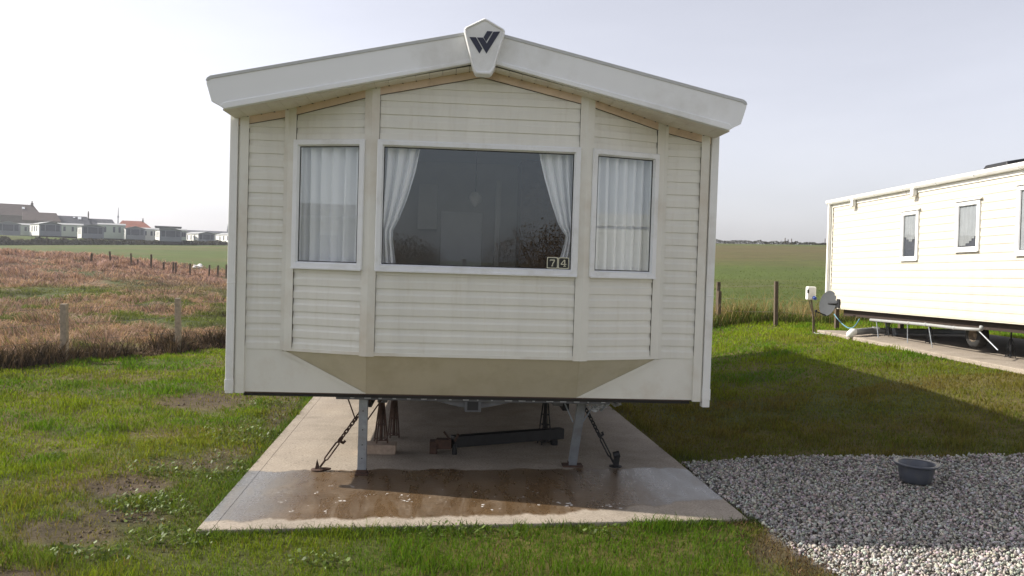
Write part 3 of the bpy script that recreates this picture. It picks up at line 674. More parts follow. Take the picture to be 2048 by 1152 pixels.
# soffit boards
for sx in (-1, 1):
    mb = MB(); x = 0.0
    while x < 1.86:
        x1 = min(x+.098, 1.86); g = .0015
        mb.hexa([(sx*(x+g), -.375, zroof(x)), (sx*(x1-g), -.375, zroof(x1)), (sx*(x1-g), .03, zroof(x1)), (sx*(x+g), .03, zroof(x)), (sx*(x+g), -.375, zroof(x)+.012), (sx*(x1-g), -.375, zroof(x1)+.012), (sx*(x1-g), .03, zroof(x1)+.012), (sx*(x+g), .03, zroof(x)+.012)])
        x = x1
    for k in range(20):   # dirt spots where boards meet the wall
        x = k*.098+rng.uniform(-.004, .004); yw = -PB if x < XB else (-PB*(XJ-x)/(XJ-XB) if x < XJ else 0)
        if x > 1.78 or x < .03 or rng.random() < .15: continue
        z = zroof(x); q = rng.uniform(.003, .008); c = sx*x; mb.hexa([(c-q, yw-.026, z-.004), (c+q, yw-.026, z-.004), (c+q, yw-.012, z-.004), (c-q, yw-.012, z-.004), (c-q*.6, yw-.024, z+.001), (c+q*.6, yw-.024, z+.001), (c+q*.6, yw-.012, z+.001), (c-q*.6, yw-.012, z+.001)], 1)
    mb.build('soffit', [M['soffit'], M['joint']], CV)
# fascia boards, lips and badge
for sx in (-1, 1):
    def zt(x): return 3.403-RS*x
    def zl(x): return 3.178-RS*x
    pts = [(0.0, zl(0)), (1.834, 2.7545), (1.929, 2.802), (1.966, 2.925), (1.967, 2.943), (1.958, 2.962), (1.938, zt(1.938)), (0.0, zt(0))]
    mb = MB(); mb.prism(pts, lambda p: (sx*p[0], -.42, p[1]), lambda p: (sx*p[0], -.37, p[1]))
    f = mb.build('fascia', M['fascia'], CV, bevel=.004)
    mb = MB()
    tp = [(0, zt(0)-.020), (1.936, zt(1.936)-.020), (1.955, 2.945), (1.972, 2.948), (1.962, 2.969), (1.940, zt(1.94)+.005), (0, zt(0)+.005)]
    mb.prism(tp, lambda p: (sx*p[0], -.426, p[1]), lambda p: (sx*p[0], -.36, p[1])); mb.build('upper_lip', M['lip'], f, bevel=.003)
    mb = MB()
    bp = [(0, zl(0)-.004), (1.835, 2.7505), (1.868, 2.770), (1.84, zl(1.84)+.0225), (0, zl(0)+.024)]
    mb.prism(bp, lambda p: (sx*p[0], -.432, p[1]), lambda p: (sx*p[0], -.38, p[1])); mb.build('lower_lip', M['fascia'], f, bevel=.006)
    mb = MB(); mb.hexa([(sx*1.84, -.37, 2.765), (sx*1.86, -.37, 2.775), (sx*1.86, .02, 2.775), (sx*1.84, .02, 2.765), (sx*1.84, -.37, 2.79), (sx*1.86, -.37, 2.80), (sx*1.86, .02, 2.80), (sx*1.84, .02, 2.79)])
    mb.build('end_batten', M['trim'], f)
bo = [(0, 3.472), (-.014, 3.468), (-.138, 3.402), (-.148, 3.388), (-.146, 3.362), (-.078, 3.105), (-.060, 3.072), (-.046, 3.062), (.046, 3.062), (.060, 3.072), (.078, 3.105), (.146, 3.362), (.148, 3.388), (.138, 3.402), (.014, 3.468)]
cen = (0, 3.30)
def inset(p, k): return (p[0]*k, cen[1]+(p[1]-cen[1])*k)
mb = MB(); n = len(bo); rings = [(bo, -.40), (bo, -.466), ([inset(p, .955) for p in bo], -.482), ([inset(p, .90) for p in bo], -.482), ([inset(p, .875) for p in bo], -.474)]
vs = [(p[0], y_, p[1]) for pl, y_ in rings for p in pl]; fs = []
for r_ in range(len(rings)-1):
    for k in range(n): fs.append((r_*n+k, r_*n+(k+1) % n, (r_+1)*n+(k+1) % n, (r_+1)*n+k))
fs.append(tuple((len(rings)-1)*n+k for k in range(n))); fs.append(tuple(range(n)))
mb.add(vs, fs); badge = mb.build('gable_badge', M['fascia'], CV, bevel=.003)
def em(zx, zy): q = aty(880+zx/7.678, 20+zy/7.678, -.478); return (q[0]+.003, q[2])
mb = MB()
for pl in ([(445, 413), (545, 417), (643, 590), (600, 667)], [(562, 420), (655, 422), (712, 512), (815, 332), (918, 330), (706, 668)], [(718, 322), (803, 327), (703, 487), (662, 418)]):
    mb.prism([em(*q) for q in pl], lambda p: (p[0], -.4775, p[1]), lambda p: (p[0], -.470, p[1]))
mb.build('emblem', M['navy'], badge)
# roof, side walls, back, floor
mb = MB()
for sx in (-1, 1):
    mb.hexa([(0, -.372, 3.345), (sx*1.93, -.372, 3.345-RS*1.93), (sx*1.93, 8.9, 3.345-RS*1.93), (0, 8.9, 3.345), (0, -.372, 3.402), (sx*1.93, -.372, 3.402-RS*1.93), (sx*1.93, 8.9, 3.402-RS*1.93), (0, 8.9, 3.402)])
mb.build('roof', M['roof'], CV)
for sx in (-1, 1):
    P = Plane((-1.829, 8.8), (-1.829, .06)) if sx < 0 else Plane((1.829, .06), (1.829, 8.8))
    mb = MB(); siding(mb, P, 0, P.len, ZB, 2.92, base=.695); mb.build('side_wall', M['siding2'], CV)
    mb = MB(); mb.box((sx*1.825-.012, .05, ZB), (sx*1.825+.0, 8.8, 2.93)) if sx > 0 else mb.box((-1.825, .05, ZB), (-1.813, 8.8, 2.93)); mb.build('wall_lining', M['inner'], CV)
    mb = MB(); mb.box((sx*1.9-.03, -.36, 2.86), (sx*1.9+.03, 8.9, 2.915)); mb.build('gutter', M['white'], CV)
mb = MB(); mb.box((-1.82, 8.78, ZB), (1.82, 8.81, 2.93)); mb.prism([(-1.82, 2.93), (1.82, 2.93), (0, 3.34)], lambda p: (p[0], 8.78, p[1]), lambda p: (p[0], 8.81, p[1])); mb.build('rear_wall', M['siding2'], CV)
mb = MB(); mb.box((-1.78, .01, .655), (1.78, 8.77, .70)); mb.prism([(-XJ+.03, .01), (-XB+.01, -PB+.03), (XB-.01, -PB+.03), (XJ-.03, .01)], lambda p: (p[0], p[1], ZJ+.015), lambda p: (p[0], p[1], ZJ+.06)); mb.build('floor', [M['carpet']], CV)
mb = MB(); mb.box((-1.76, .012, .632), (1.74, 8.7, .654)); mb.build('underfloor', M['under'], CV)
mb = MB()
mb.box((-1.06, .03, .612), (1.10, .085, .650))
for x in (-.72, .72): mb.box((x-.04, .30, .545), (x+.04, 8.5, .632))
for x in np.arange(-.95, 1.05, .11): mb.box((x, .022, .622), (x+.05*rng.random()+.012, .031, .646), 1)
mb.build('chassis_beam', [M['beam'], M['tarp']], CV, bevel=.004)
mb = MB(); mb.box((-.055, .035, .530), (.075, .42, .625)); mb.build('hitch_socket', M['beam'], CV, bevel=.003).location = (.0, 0, 0)
mb = MB(); mb.box((-.034, .030, .545), (.052, .0345, .612)); mb.build('socket_mouth', M['gasket'], CV)
for sx in (-1, 1):
    mb = MB(); c = .01; a, b = .065, .34
    mb.prism([(a, .618), (a, .560), (a+.06, .568), (b, .618)], lambda p: (c+sx*p[0], .06, p[1]), lambda p: (c+sx*p[0], .072, p[1])); mb.build('gusset', M['beam'], CV)
# downpipes at the two front corners
for sx in (-1, 1):
    mb = MB(); top = 2.775
    x0, x1 = sx*1.834, sx*1.894
    lo = .612 if sx > 0 else .652
    mb.box((min(x0, x1), -.03, lo), (max(x0, x1), .04, top))
    for z in (1.50, .76):
        mb.box((min(x0, x1)-.0035, -.0335, z-.09), (max(x0, x1)+.0035, .0435, z)) if z == .76 else mb.box((min(x0, x1)-.003, -.033, z-.004), (max(x0, x1)+.003, .043, z+.004))
    mb.build('downpipe', M['white'], CV, bevel=.009)
# windows
W1 = window(CV, PLb, .0795*sl, .934*sl, WZ0, WZ1); W2 = window(CV, PC, XB-.763, XB+.763, WZ0, WZ1); W3 = window(CV, PRb, (1-.934)*sl, (1-.0795)*sl, WZ0, WZ1)
# the two number tiles on the middle pane
def digit(mb, cx, cz, yy, kind):
    def Sg(pts, w):
        for a, b in zip(pts, pts[1:]):
            mb.bar((cx+a[0], yy, cz+a[1]), (cx+b[0], yy, cz+b[1]), w, .002, (0, 1, 0), 2)
    if kind == 7:
        Sg([(-.018, .012), (-.017, .021)], .004); Sg([(-.019, .021), (.018, .021)], .0075); Sg([(.018, .020), (.004, -.004), (-.001, -.024)], .0068); Sg([(-.008, -.024), (.007, -.024)], .0045)
    else:
        Sg([(.006, .026), (-.020, -.008)], .0055); Sg([(-.021, -.009), (.021, -.009)], .0065); Sg([(.008, .025), (.008, -.024)], .0075); Sg([(-.002, -.024), (.018, -.024)], .0045)
for cx, kd in ((.572, 7), (.658, 4)):
    mb = MB(); cz = 1.727
    y0 = -PB-.012
    def rr(w, h, r):
        return [(sx_*(w-r)+r*math.cos(a), sz_*(h-r)+r*math.sin(a)) for sx_, sz_, a0 in ((1, 1, 0), (-1, 1, PI/2), (-1, -1, PI), (1, -1, 1.5*PI)) for a in (a0, a0+PI/6, a0+PI/3, a0+PI/2)]
    mb.prism(rr(.0415, .043, .008), lambda p: (cx+p[0], y0, cz+p[1]), lambda p: (cx+p[0], y0+.003, cz+p[1]), 0)
    mb.prism(rr(.0355, .037, .008), lambda p: (cx+p[0], y0-.0008, cz+p[1]), lambda p: (cx+p[0], y0+.002, cz+p[1]), 1)
    digit(mb, cx, cz, y0-.0018, kd)
    mb.build('number_tile', [M['cream2'], M['black'], M['cream2']], W2)
# interior fittings that belong to the caravan
mb = MB(); mb.prism([(-1.8, .02), (-XJ, .02), (-XB, -PB+.03), (XB, -PB+.03), (XJ, .02), (1.8, .02), (1.8, 8.7), (-1.8, 8.7)], lambda p: (p[0], p[1], 2.74), lambda p: (p[0], p[1], 2.76)); mb.build('ceiling', M['ceil'], CV)
YI = 2.3
mb = MB(); mb.box((-1.81, YI, .7), (1.81, YI+.04, 2.74)); mb.build('partition', M['inner'], CV)
def irect(name, px0, py0, px1, py1, yy, th, mt):
    a = aty(px0, py1, yy); b = aty(px1, py0, yy); m_ = MB(); m_.box((a[0], yy, max(.705, a[2])), (b[0], yy+th, min(2.73, b[2]))); return m_.build(name, mt, CV, bevel=.006)
irect('interior_door', 877, 425, 965, 620, YI-.035, .03, M['door'])
irect('cupboard', 835, 368, 876, 458, YI-.30, .28, M['inner'])
irect('cupboard', 1035, 300, 1150, 620, YI-.55, .5, M['wood'])
irect('interior_post', 985, 360, 1003, 620, 1.8, .06, M['inner'])
mb = MB(); mb.box((.25, .18, .72), (1.5, .8, 1.30)); mb.build('window_seat', M['sofa'], CV, bevel=.05)
mb = MB(); mb.box((-1.5, .2, .72), (.25, .8, 1.22)); mb.build('window_seat', M['wood'], CV, bevel=.05)
# legs swung down from the chassis
for (tx, ty, tzz, bx, by, nm) in ((-.850, .09, .62, -.856, .14, 0), (.905, .22, .60, .885, .50, 1)):
    mb = MB(); mb.bar((tx, ty, tzz), (bx, by, .012), .068, .055, (0, 1, 0))
    for k in (.17, .42, .62, .8):
        q = Vector((tx, ty, tzz)).lerp(Vector((bx, by, .012)), k); mb.tube([q+Vector((0, -.0285, 0)), q+Vector((0, -.024, 0))], .006, 8, 1)
    lg = mb.build('corner_leg', [M['galv'], M['gasket']], CV, bevel=.004)
    mb = MB(); w = .05 if nm == 0 else .085
    mb.box((bx-w, by-.06, .001), (bx+w, by+.06, .014)); mb.bar((bx, by, .012), (bx, by, .04), .075, .06, (0, 1, 0)); mb.build('foot_plate', M['rust'], lg)
    mb = MB()
    for s_ in (-1, 1):
        ax = tx+s_*(.15 if nm == 0 else .155); mb.tube([(ax, ty+.10, .622), (ax-s_*.02, ty+.09, .585), (tx-.02+s_*.04, ty+.05, .42)], .006, 6)
    mb.build('brace', M['rust'] if nm == 0 else M['galv'], lg)
for wy in (4.2, 5.05):
    for wx in (-1.15, 1.15):
        mb = MB(); mb.lathe([(.14, -.08), (.27, -.085), (.295, -.06), (.305, 0), (.295, .06), (.27, .085), (.14, .08)], 28); wh = mb.build('wheel', M['rubber'], CV, (wx, wy, .305), (0, PI/2, 0), smooth=True)
        mb = MB(); mb.lathe([(.0, -.04), (.05, -.045), (.06, -.02), (.12, -.02), (.135, -.07), (.155, -.08), (.155, .07), (.0, .06)], 24); mb.build('rim', M['rim'], wh, smooth=True)
    mb = MB(); mb.tube([(-1.1, wy, .305), (1.1, wy, .305)], .04, 8); mb.build('axle', M['darksteel'], CV)
mb = MB()  # unseen deep rails and cross-members added to block sky light under the caravan
for x in (-.92, .92): mb.box((x-.03, 1.25, .34), (x+.03, 8.5, .631))
for y_ in np.arange(1.75, 8.4, .62): mb.box((-.89, y_, .37), (.89, y_+.05, .631))
mb.build('light_block_frame', M['darksteel'], CV)
# torn sheet hanging at the right chassis end
nx, ny = 22, 7; vs = []; fs = []
for j in range(ny):
    for i in range(nx):
        s_ = i/(nx-1); t = j/(ny-1); vs.append((.93+.27*s_+.01*math.sin(9*t), .10+.03*rng.standard_normal()*.5+.10*t, .622-.075*t*(.4+.9*abs(math.sin(3.3*s_+.6)))+.008*rng.standard_normal()))
for j in range(ny-1):
    for i in range(nx-1):
        if rng.random() < .88: fs.append((j*nx+i, j*nx+i+1, (j+1)*nx+i+1, (j+1)*nx+i))
mb = MB(); mb.add(vs, fs); mb.build('torn_sheet', M['tarp'], CV)

# ---------------------------------------------------------------- nets and lamp inside
def curtain(name, label, P, n0, zs, left, right, folds, amp, ph):
    t = thing(name, label, 'curtain', group='net curtains in the bay windows'); mb = MB(); NU = 90; vs = []; NZ = len(zs)*8-7
    zz = np.linspace(zs[0], zs[-1], NZ); zo = np.argsort(zs); lf = np.interp(zz, np.array(zs)[zo], np.array(left)[zo]); rg = np.interp(zz, np.array(zs)[zo], np.array(right)[zo])
    for j in range(NZ):
        wd = rg[j]-lf[j]
        for i in range(NU):
            s_ = i/(NU-1); w_ = s_*folds*2*PI+ph+.6*math.sin(5*s_+ph)+.25*math.sin(zz[j]*2.2+7*s_)
            a = amp*(.45+.55*abs(math.sin(3.1*s_*folds/3+ph)))*min(1, .5+.5*(wd/(.05*folds)))
            vs.append(P.p(lf[j]+s_*wd, zz[j], n0+a*math.sin(w_)+.3*a*math.sin(2*w_+1)))
    fs = [(j*NU+i, j*NU+i+1, (j+1)*NU+i+1, (j+1)*NU+i) for j in range(NZ-1) for i in range(NU-1)]
    mb.add(vs, fs); mb.keep = True
    mb.build('net_panel', M['net'], t, smooth=True); return t
curtain('net_curtain', 'white net curtain drawn right across the narrow left window of the bay', PLb, -.075, [2.60, 1.63], [.075, .075], [.625, .625], 6, .030, .3)
curtain('net_curtain', 'white net curtain drawn across the narrow right window of the bay, beside the wall corner', PRb, -.075, [2.60, 1.63], [.065, .065], [.62, .62], 7, .032, 2.)
def ux(px, py): return aty(px, py, -.16)[0]+XB
zz = [2.60, 2.38, 2.18, 2.02, 1.935, 1.86, 1.66]
curtain('net_curtain', 'white net tied back at the left end of the wide middle window', PC, -.075, zz, [XB-.755]*7, [ux(843, 298), ux(831, 350), ux(815, 400), ux(798, 440), ux(786, 466), ux(786, 490), ux(792, 528)], 4, .03, .9)
curtain('net_curtain', 'white net tied back at the right end of the wide window, above the numbers 74', PC, -.075, zz, [ux(1075, 308), ux(1088, 360), ux(1103, 405), ux(1117, 450), ux(1131, 478), ux(1127, 500), ux(1112, 530)], [XB+.755]*7, 4, .03, 2.2)
q = aty(951, 398, 1.4)
t = thing('pendant_lamp', 'small pale pendant lamp hanging behind the wide middle window', 'lamp', (q[0], 1.4, q[2]))
t.scale = (.8, .8, 1)
mb = MB(); mb.lathe([(.012, .07), (.05, .055), (.075, .02), (.07, -.02), (.03, -.06), (.008, -.075)], 20); mb.build('lamp_shade', M['shade'], t, smooth=True)
mb = MB(); mb.tube([(0, 0, .06), (0, 0, 2.74-q[2])], .005, 6); mb.build('cord', M['gasket'], t)

# ---------------------------------------------------------------- things under the caravan
t = thing('concrete_block', 'flat concrete block under the rusty stand beside the left leg', 'block', (-.80, .90, 0))
mb = MB(); mb.box((-.165, -.09, .0), (.165, .09, .085)); o = mb.build('block_body', M['block'], t, bevel=.008)
def axle_stand(label, loc, h, s=1., mt='rust'):
    t = thing('axle_stand', label, 'axle stand', loc, group='axle stands under the front caravan'); mt = M[mt]
    mb = MB(); mb.tube([(0, 0, h*.45), (0, 0, h)], .012*s, 8); mb.box((-.04, -.03, h-.012), (.04, .03, h)); mb.build('screw_post', mt, t)
    mb = MB(); mb.tube([(0, 0, .02), (0, 0, h*.72)], .016*s, 8); mb.build('centre_tube', mt, t)
    for k in range(4):
        a = PI/4+k*PI/2+.3; mb = MB(); mb.bar((.02*math.cos(a), .02*math.sin(a), h*.70), (.07*s*math.cos(a), .07*s*math.sin(a), .004), .010, .010); mb.build('leg', mt, t)
    for z, r_ in ((.03, .066), (h*.30, .042), (h*.45, .03)):
        ps = [(r_*s*math.cos(PI/4+k*PI/2+.3), r_*s*math.sin(PI/4+k*PI/2+.3), z) for k in range(5)]
        mb = MB()
        for a, b in zip(ps, ps[1:]): mb.tube([a, b], .005, 5)
        mb.build('tie_ring', mt, t)
    return t
axle_stand('rusty brown axle stand on the flat concrete block by the left leg', (-.77, .91, .086), .545)
axle_stand('tall thin rusty stand just behind the one on the concrete block', (-.70, 1.55, 0), .63, .9)
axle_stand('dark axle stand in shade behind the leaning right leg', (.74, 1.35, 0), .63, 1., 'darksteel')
t = thing('drawbar', 'dark tow bar with its coupling head lying on the pad under the caravan', 'tow bar', (0, 0, 0))
a = gz(905, 885, .10); b = gz(1125, 868, .10)
mb = MB(); mb.bar((a[0], a[1], .11), (b[0], b[1]+.05, .10), .09, .10); mb.build('bar', M['darksteel'], t, bevel=.006)
mb = MB(); c = gz(872, 890, .07); mb.bar((a[0]-.005, a[1], .09), (c[0], c[1], .085), .10, .085); mb.box((c[0]-.055, c[1]-.06, .0), (c[0]+.01, c[1]+.06, .11)); mb.tube([(a[0]-.02, a[1], .12), (a[0]-.08, a[1]-.02, .20)], .010, 6); mb.tube([(a[0]+.02, a[1]-.045, .12), (a[0]+.05, a[1]-.05, .19)], .012, 6); mb.build('coupling_head', M['rust'], t, bevel=.01)
mb = MB(); mb.tube([(a[0]+.02, a[1]-.03, .09), (a[0]+.02, a[1]-.03, .0)], .022, 8); mb.build('prop_foot', M['darksteel'], t)
mb = MB(); mb.box((b[0]-.1, b[1]-.05, .0), (b[0]-.05, b[1]+.1, .05)); mb.build('prop_foot', M['darksteel'], t)
def link(mb, c, d, up_, ln=.05, w=.022, r=.0055):
    d = d.normalized(); u = up_.normalized(); pts = []
    for k in range(13):
        a_ = 2*PI*k/12; x = math.cos(a_); y = math.sin(a_)
        pts.append(c+d*(x*ln/2)+u*(y*w/2))
    mb.tube(pts, r, 5, caps=False)
def anchor(label, A, B, mt, post):
    t = thing('anchor_chain', label, 'chain', tuple(A), group='tie-down chains of the front caravan'); A = Vector(A); B = Vector(B); D = B-A; ln = D.length; d = D.normalized(); s1 = d.orthogonal().normalized(); s2 = d.cross(s1).normalized()
    mb = MB(); x = .30
    while x < ln-.02:
        link(mb, d*x, d, s1 if int(x/.038) % 2 else s2, .056, .028, .0062); x += .039
    mb.build('chain', mt, t)
    mb = MB(); o1 = d*.09; o2 = d*.28
    for s_ in (-1, 1): mb.tube([o1, o1+d*.02+s1*.016*s_, o2-d*.02+s1*.016*s_, o2], .007, 6)
    mb.tube([d*.03, d*.10], .009, 6); mb.tube([d*.27, d*.33], .009, 6); mb.tube([d*.285+s1*.0, d*.285+s1*.045, d*.31+s1*.05], .012, 6); mb.build('turnbuckle', mt, t)
    mb = MB(); mb.lathe([(.055, .0), (.055, .008), (.02, .012)], 14); 
    if post: mb.bar((.0, 0, -.01), (.012, 0, .10), .045, .03, (0, 1, 0)); mb.tube([(-.02, 0, .095), (.03, 0, .11)], .03, 8)
    else:
        mb.prism([(-.024, .0), (.018, .0), (-.008, .085)], lambda p: (p[0], -.012, p[1]), lambda p: (p[0], .012, p[1]))
        mb.tube([(.02+.05*math.cos(2*PI*k/14)+.03, .022*math.sin(2*PI*k/14), .012) for k in range(15)], .007, 5, caps=False)
    mb.build('ground_anchor', mt, t); return t
anchor('rusty tie-down chain running from the left leg down to the sunlit concrete', (-1.215, .23, .004), (-.80, .30, .60), M['rust'], False)
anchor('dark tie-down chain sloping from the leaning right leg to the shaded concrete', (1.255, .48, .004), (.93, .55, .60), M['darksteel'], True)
# washing-up bowl on the gravel
p = hit(1830, 966); t = thing('basin', 'round grey plastic washing up bowl standing on the gravel', 'bowl', (p[0], p[1], p[2]+.006), .35, rot=(.03, .02, .35)); t.scale = (.88, .88, 1.08)
mb = MB(); ov = lambda a, z: 1+.018*math.cos(2*a)+.012*math.cos(4*a+.5)
mb.lathe([(.0, .004), (.118, .004), (.132, .012), (.150, .075), (.163, .128), (.168, .135), (.172, .142), (.164, .146), (.158, .140), (.146, .078), (.126, .018), (.0, .012)], 48, sx=1.04, sy=.98, wob=ov); mb.build('bowl_body', M['basin'], t, smooth=True)
mb = MB(); mb.lathe([(.166, .126), (.190, .136), (.196, .147), (.190, .152), (.160, .147)], 48, sx=1.04, sy=.98, wob=lambda a, z: ov(a, z)*(1+.03*math.cos(a-2.7)**8)); mb.build('rim', M['basin'], t, smooth=True)
mb = MB(); mb.lathe([(.0, .055), (.140, .055)], 32, sx=1.04, sy=.98); mb.build('water', simple('dirty wash water', (.05, .055, .065), .05, .1), t)

# ---------------------------------------------------------------- the second caravan on the right
RC = thing('static_caravan', 'sunlit cream static caravan seen along its side, on the right beyond the grass', 'caravan', (7.73, 10.72, .95), rot=(-.019, 0, 0))
LN = 9.6; P = Plane((0, 0), (0, -LN))
mb = MB(); RW = ((2.85, 3.40, .94, 1.80, 0), (4.48, 5.09, 1.05, 1.83, 1), (5.93, 7.05, .96, 1.94, 2), (7.6, 8.7, .96, 1.94, 2))
kw = dict(base=.02, pitch=.125, proud=.008); ue = .10
for (u0, u1, z0, z1, kd) in RW:
    siding(mb, P, ue, u0+.02, 0, 2.16, **kw); siding(mb, P, u0+.02, u1-.02, 0, z0+.02, **kw); siding(mb, P, u0+.02, u1-.02, z1-.02, 2.16, **kw); ue = u1-.02
siding(mb, P, ue, LN, 0, 2.16, **kw); mb.build('side_wall', M['siding2'], RC)
mb = MB(); mb.box((.012, -LN, .0), (3.6, -.01, 2.16)); mb.build('body_shell', M['siding2'], RC)
mb = MB(); mb.box((-.018, -.10, -.0), (.06, .01, 2.16))
for z in np.arange(.03, 2.1, .125): mb.box((-.0165, -.118, z), (-.004, -.104, z+.07), 1)
mb.build('corner_trim', [M['trim'], M['joint']], RC)
mb = MB(); mb.box((-.085, -.055, .06), (-.022, .005, 2.20)); mb.build('downpipe', M['white'], RC, bevel=.008)
mb = MB(); pr = [(-.115, .0), (-.11, -.05), (-.085, -.085), (-.05, -.09), (-.02, -.075), (-.01, .0)]
mb.prism(pr, lambda p: (p[0], .06, 2.25+p[1]), lambda p: (p[0], -LN-.05, 2.25+p[1])); g = mb.build('gutter', M['white'], RC, bevel=.006)
for u in np.arange(.9, LN, 1.02): 
    mb = MB(); mb.prism([(q[0]*1.0-(.006 if q[0] < -.06 else 0), q[1]-.004) for q in pr], lambda p: (p[0], -u, 2.25+p[1]), lambda p: (p[0], -u-.05, 2.25+p[1]))
    mb.build('gutter_bracket', M['white'], g)
mb = MB(); mb.box((-.02, -LN, 2.10), (.02, -.0, 2.17)); mb.build('eaves_board', M['trim'], RC)
for u in (1.09, 3.29):
    mb = MB(); mb.box((-.10, -u-.045, 2.06), (-.03, -u+.045, 2.18)); mb.hexa([(-.10, -u-.045, 2.06), (-.03, -u-.045, 2.06), (-.03, -u+.045, 2.06), (-.10, -u+.045, 2.06), (-.125, -u-.03, 2.03), (-.06, -u-.03, 2.025), (-.06, -u+.10, 2.025), (-.125, -u+.10, 2.03)]); mb.build('gutter_spout', M['white'], RC, bevel=.006)
mb = MB()
for sx, x0 in ((0, 1.80), (1, 1.80)):
    xe = -.06 if sx == 0 else 3.67
    mb.hexa([(x0, .06, 2.63), (xe, .06, 2.235), (xe, -LN, 2.235), (x0, -LN, 2.63), (x0, .06, 2.67), (xe, .06, 2.265), (xe, -LN, 2.265), (x0, -LN, 2.67)])
mb.build('roof', M['roof'], RC)
mb = MB(); mb.prism([(.02, 2.16), (3.58, 2.16), (1.8, 2.62)], lambda p: (p[0], -.02, p[1]), lambda p: (p[0], -LN+.02, p[1])); mb.build('gable', M['siding2'], RC)
mb = MB(); mb.hexa([(1.10, -3.25, 2.44), (1.50, -3.25, 2.52), (1.50, -4.05, 2.52), (1.10, -4.05, 2.44), (1.14, -3.38, 2.60), (1.46, -3.30, 2.66), (1.46, -4.0, 2.66), (1.14, -3.95, 2.60)]); mb.build('roof_vent', M['darksteel'], RC, bevel=.02)
for (u0, u1, z0, z1, kd) in RW:
    w = window(RC, P, u0, u1, z0, z1, fw=.075, n1=.034, glass=M['glass2'], caps=False)
    mb = MB(); mb.hexa([P.p(u0-.05, z1+.002, .055), P.p(u1+.05, z1+.002, .055), P.p(u1+.03, z1+.004, .0), P.p(u0-.03, z1+.004, .0), P.p(u0-.05, z1+.018, .055), P.p(u1+.05, z1+.018, .055), P.p(u1+.03, z1+.034, .0), P.p(u0-.03, z1+.034, .0)]); mb.build('drip_cap', M['soffit'], w)
    mb = MB(); mb.quad(P.p(u0+.05, z0+.05, -.008), P.p(u1-.05, z0+.05, -.008), P.p(u1-.05, z1-.05, -.008), P.p(u0+.05, z1-.05, -.008)); mb.build('dark_backing', M['slate'], w) if kd != 1 else None
    mb = MB(); NU = 40; vs = []; zz = np.linspace(z0+.06, z1-.06, 20); amp = .010
    lo, hi = u0+.07, u1-.07
    for j, z in enumerate(zz):
        for i in range(NU):
            s_ = i/(NU-1); vs.append(P.p(lo+s_*(hi-lo), z, .0005+amp*.45*math.sin(s_*30+1)))
    cut = (lambda i, j: j/19. > .32+.30*abs(i/39.-.5)) if kd == 0 else ((lambda i, j: j/19. > .02+max(0., (i/39.-.25))*.32) if kd == 1 else (lambda i, j: i/39. < .3 or i/39. > .7))
    fs = [(j*NU+i, j*NU+i+1, (j+1)*NU+i+1, (j+1)*NU+i) for j in range(19) for i in range(NU-1) if cut(i, j)]
    if kd == 1: mb2 = MB(); mb2.quad(P.p(u0+.05, z0+.05, -.009), P.p(u1-.05, z0+.05, -.009), P.p(u1-.05, z1-.05, -.009), P.p(u0+.05, z1-.05, -.009)); mb2.build('dark_backing', M['slate'], w)
    mb.add(vs, fs); mb.keep = True; mb.build('net_panel', simple('blind fabric', (.24, .25, .255), .8), w, smooth=True)
mb = MB(); mb.box((.12, -LN+.1, -.13), (.2, -.45, -.0)); mb.box((2.9, -LN+.1, -.16), (3.0, -.5, -.0)); mb.box((.3, -LN+.1, -.03), (3.3, -.2, -.002))
for u in (1.0, 2.6, 4.4, 6.0, 7.6): mb.box((.12, -u-.04, -.12), (3.0, -u+.04, -.01))
mb.build('chassis_beam', M['darkrust'], RC)
for (u, x) in ((4.37, .47), (4.37, 2.6)):
    mb = MB(); prof = [(.10, -.075), (.185, -.08), (.205, -.06), (.212, 0), (.205, .06), (.185, .08), (.10, .075)]
    mb.lathe(prof, 28); wh = mb.build('wheel', M['rubber'], RC, (x, -u, -.25), (0, PI/2, 0), smooth=True)
    mb = MB(); mb.lathe([(.0, -.04), (.035, -.045), (.04, -.02), (.085, -.02), (.095, -.07), (.112, -.078), (.112, .07), (.0, .06)], 24)
    for k in range(4): a = PI/2*k; mb.tube([(.06*math.cos(a), .06*math.sin(a), -.03), (.06*math.cos(a), .06*math.sin(a), -.018)], .01, 6)
    mb.build('rim', M['rim'], wh, smooth=True)
t = MB(); pts = [(7.70, 8.84, .835), (7.68, 7.46, .875), (7.68, 6.93, .890), (7.68, 6.12, .900), (7.68, 5.46, .925)]
t.tube(pts, .026, 10)
for k in (1, 2, 3): a = pts[k]; t.tube([(a[0], a[1]-.03, a[2]), (a[0], a[1]+.03, a[2])], .031, 10)
t.tube([(7.68, 5.46, .925), (7.68, 5.44, .98)], .03, 8)
wp = tag(t.build('waste_pipe', M['pipe'], None, smooth=True), 'thin pale waste pipe strung along under the side of the sunlit caravan', 'pipe')
mb = MB()
for (a, dx, dy) in (((7.68, 7.5, .87), .0, -.03), ((7.68, 6.85, .88), .0, -.14), ((7.69, 8.6, .84), 0, -.1)): mb.tube([a, (a[0]+dx, a[1]+dy, .53)], .008, 6)
mb.tube([(7.68, 5.5, .9), (7.72, 5.1, .66)], .01, 6); mb.build('hanger_rod', M['galv'], wp)
a = gz(1709, 664, .60); b = gz(1745, 661, .60); c = gz(1940, 664, .60)
mb = MB(); mb.tube([a, b], .062, 16); mb.tube([b, (b[0]+.12, b[1], b[2])], .075, 16); mb.tube([b, c], .055, 14); dp = tag(mb.build('drain_pipe', M['pipe'], None, smooth=False), 'fat grey drain pipe lying across the pad under the sunlit caravan', 'pipe')
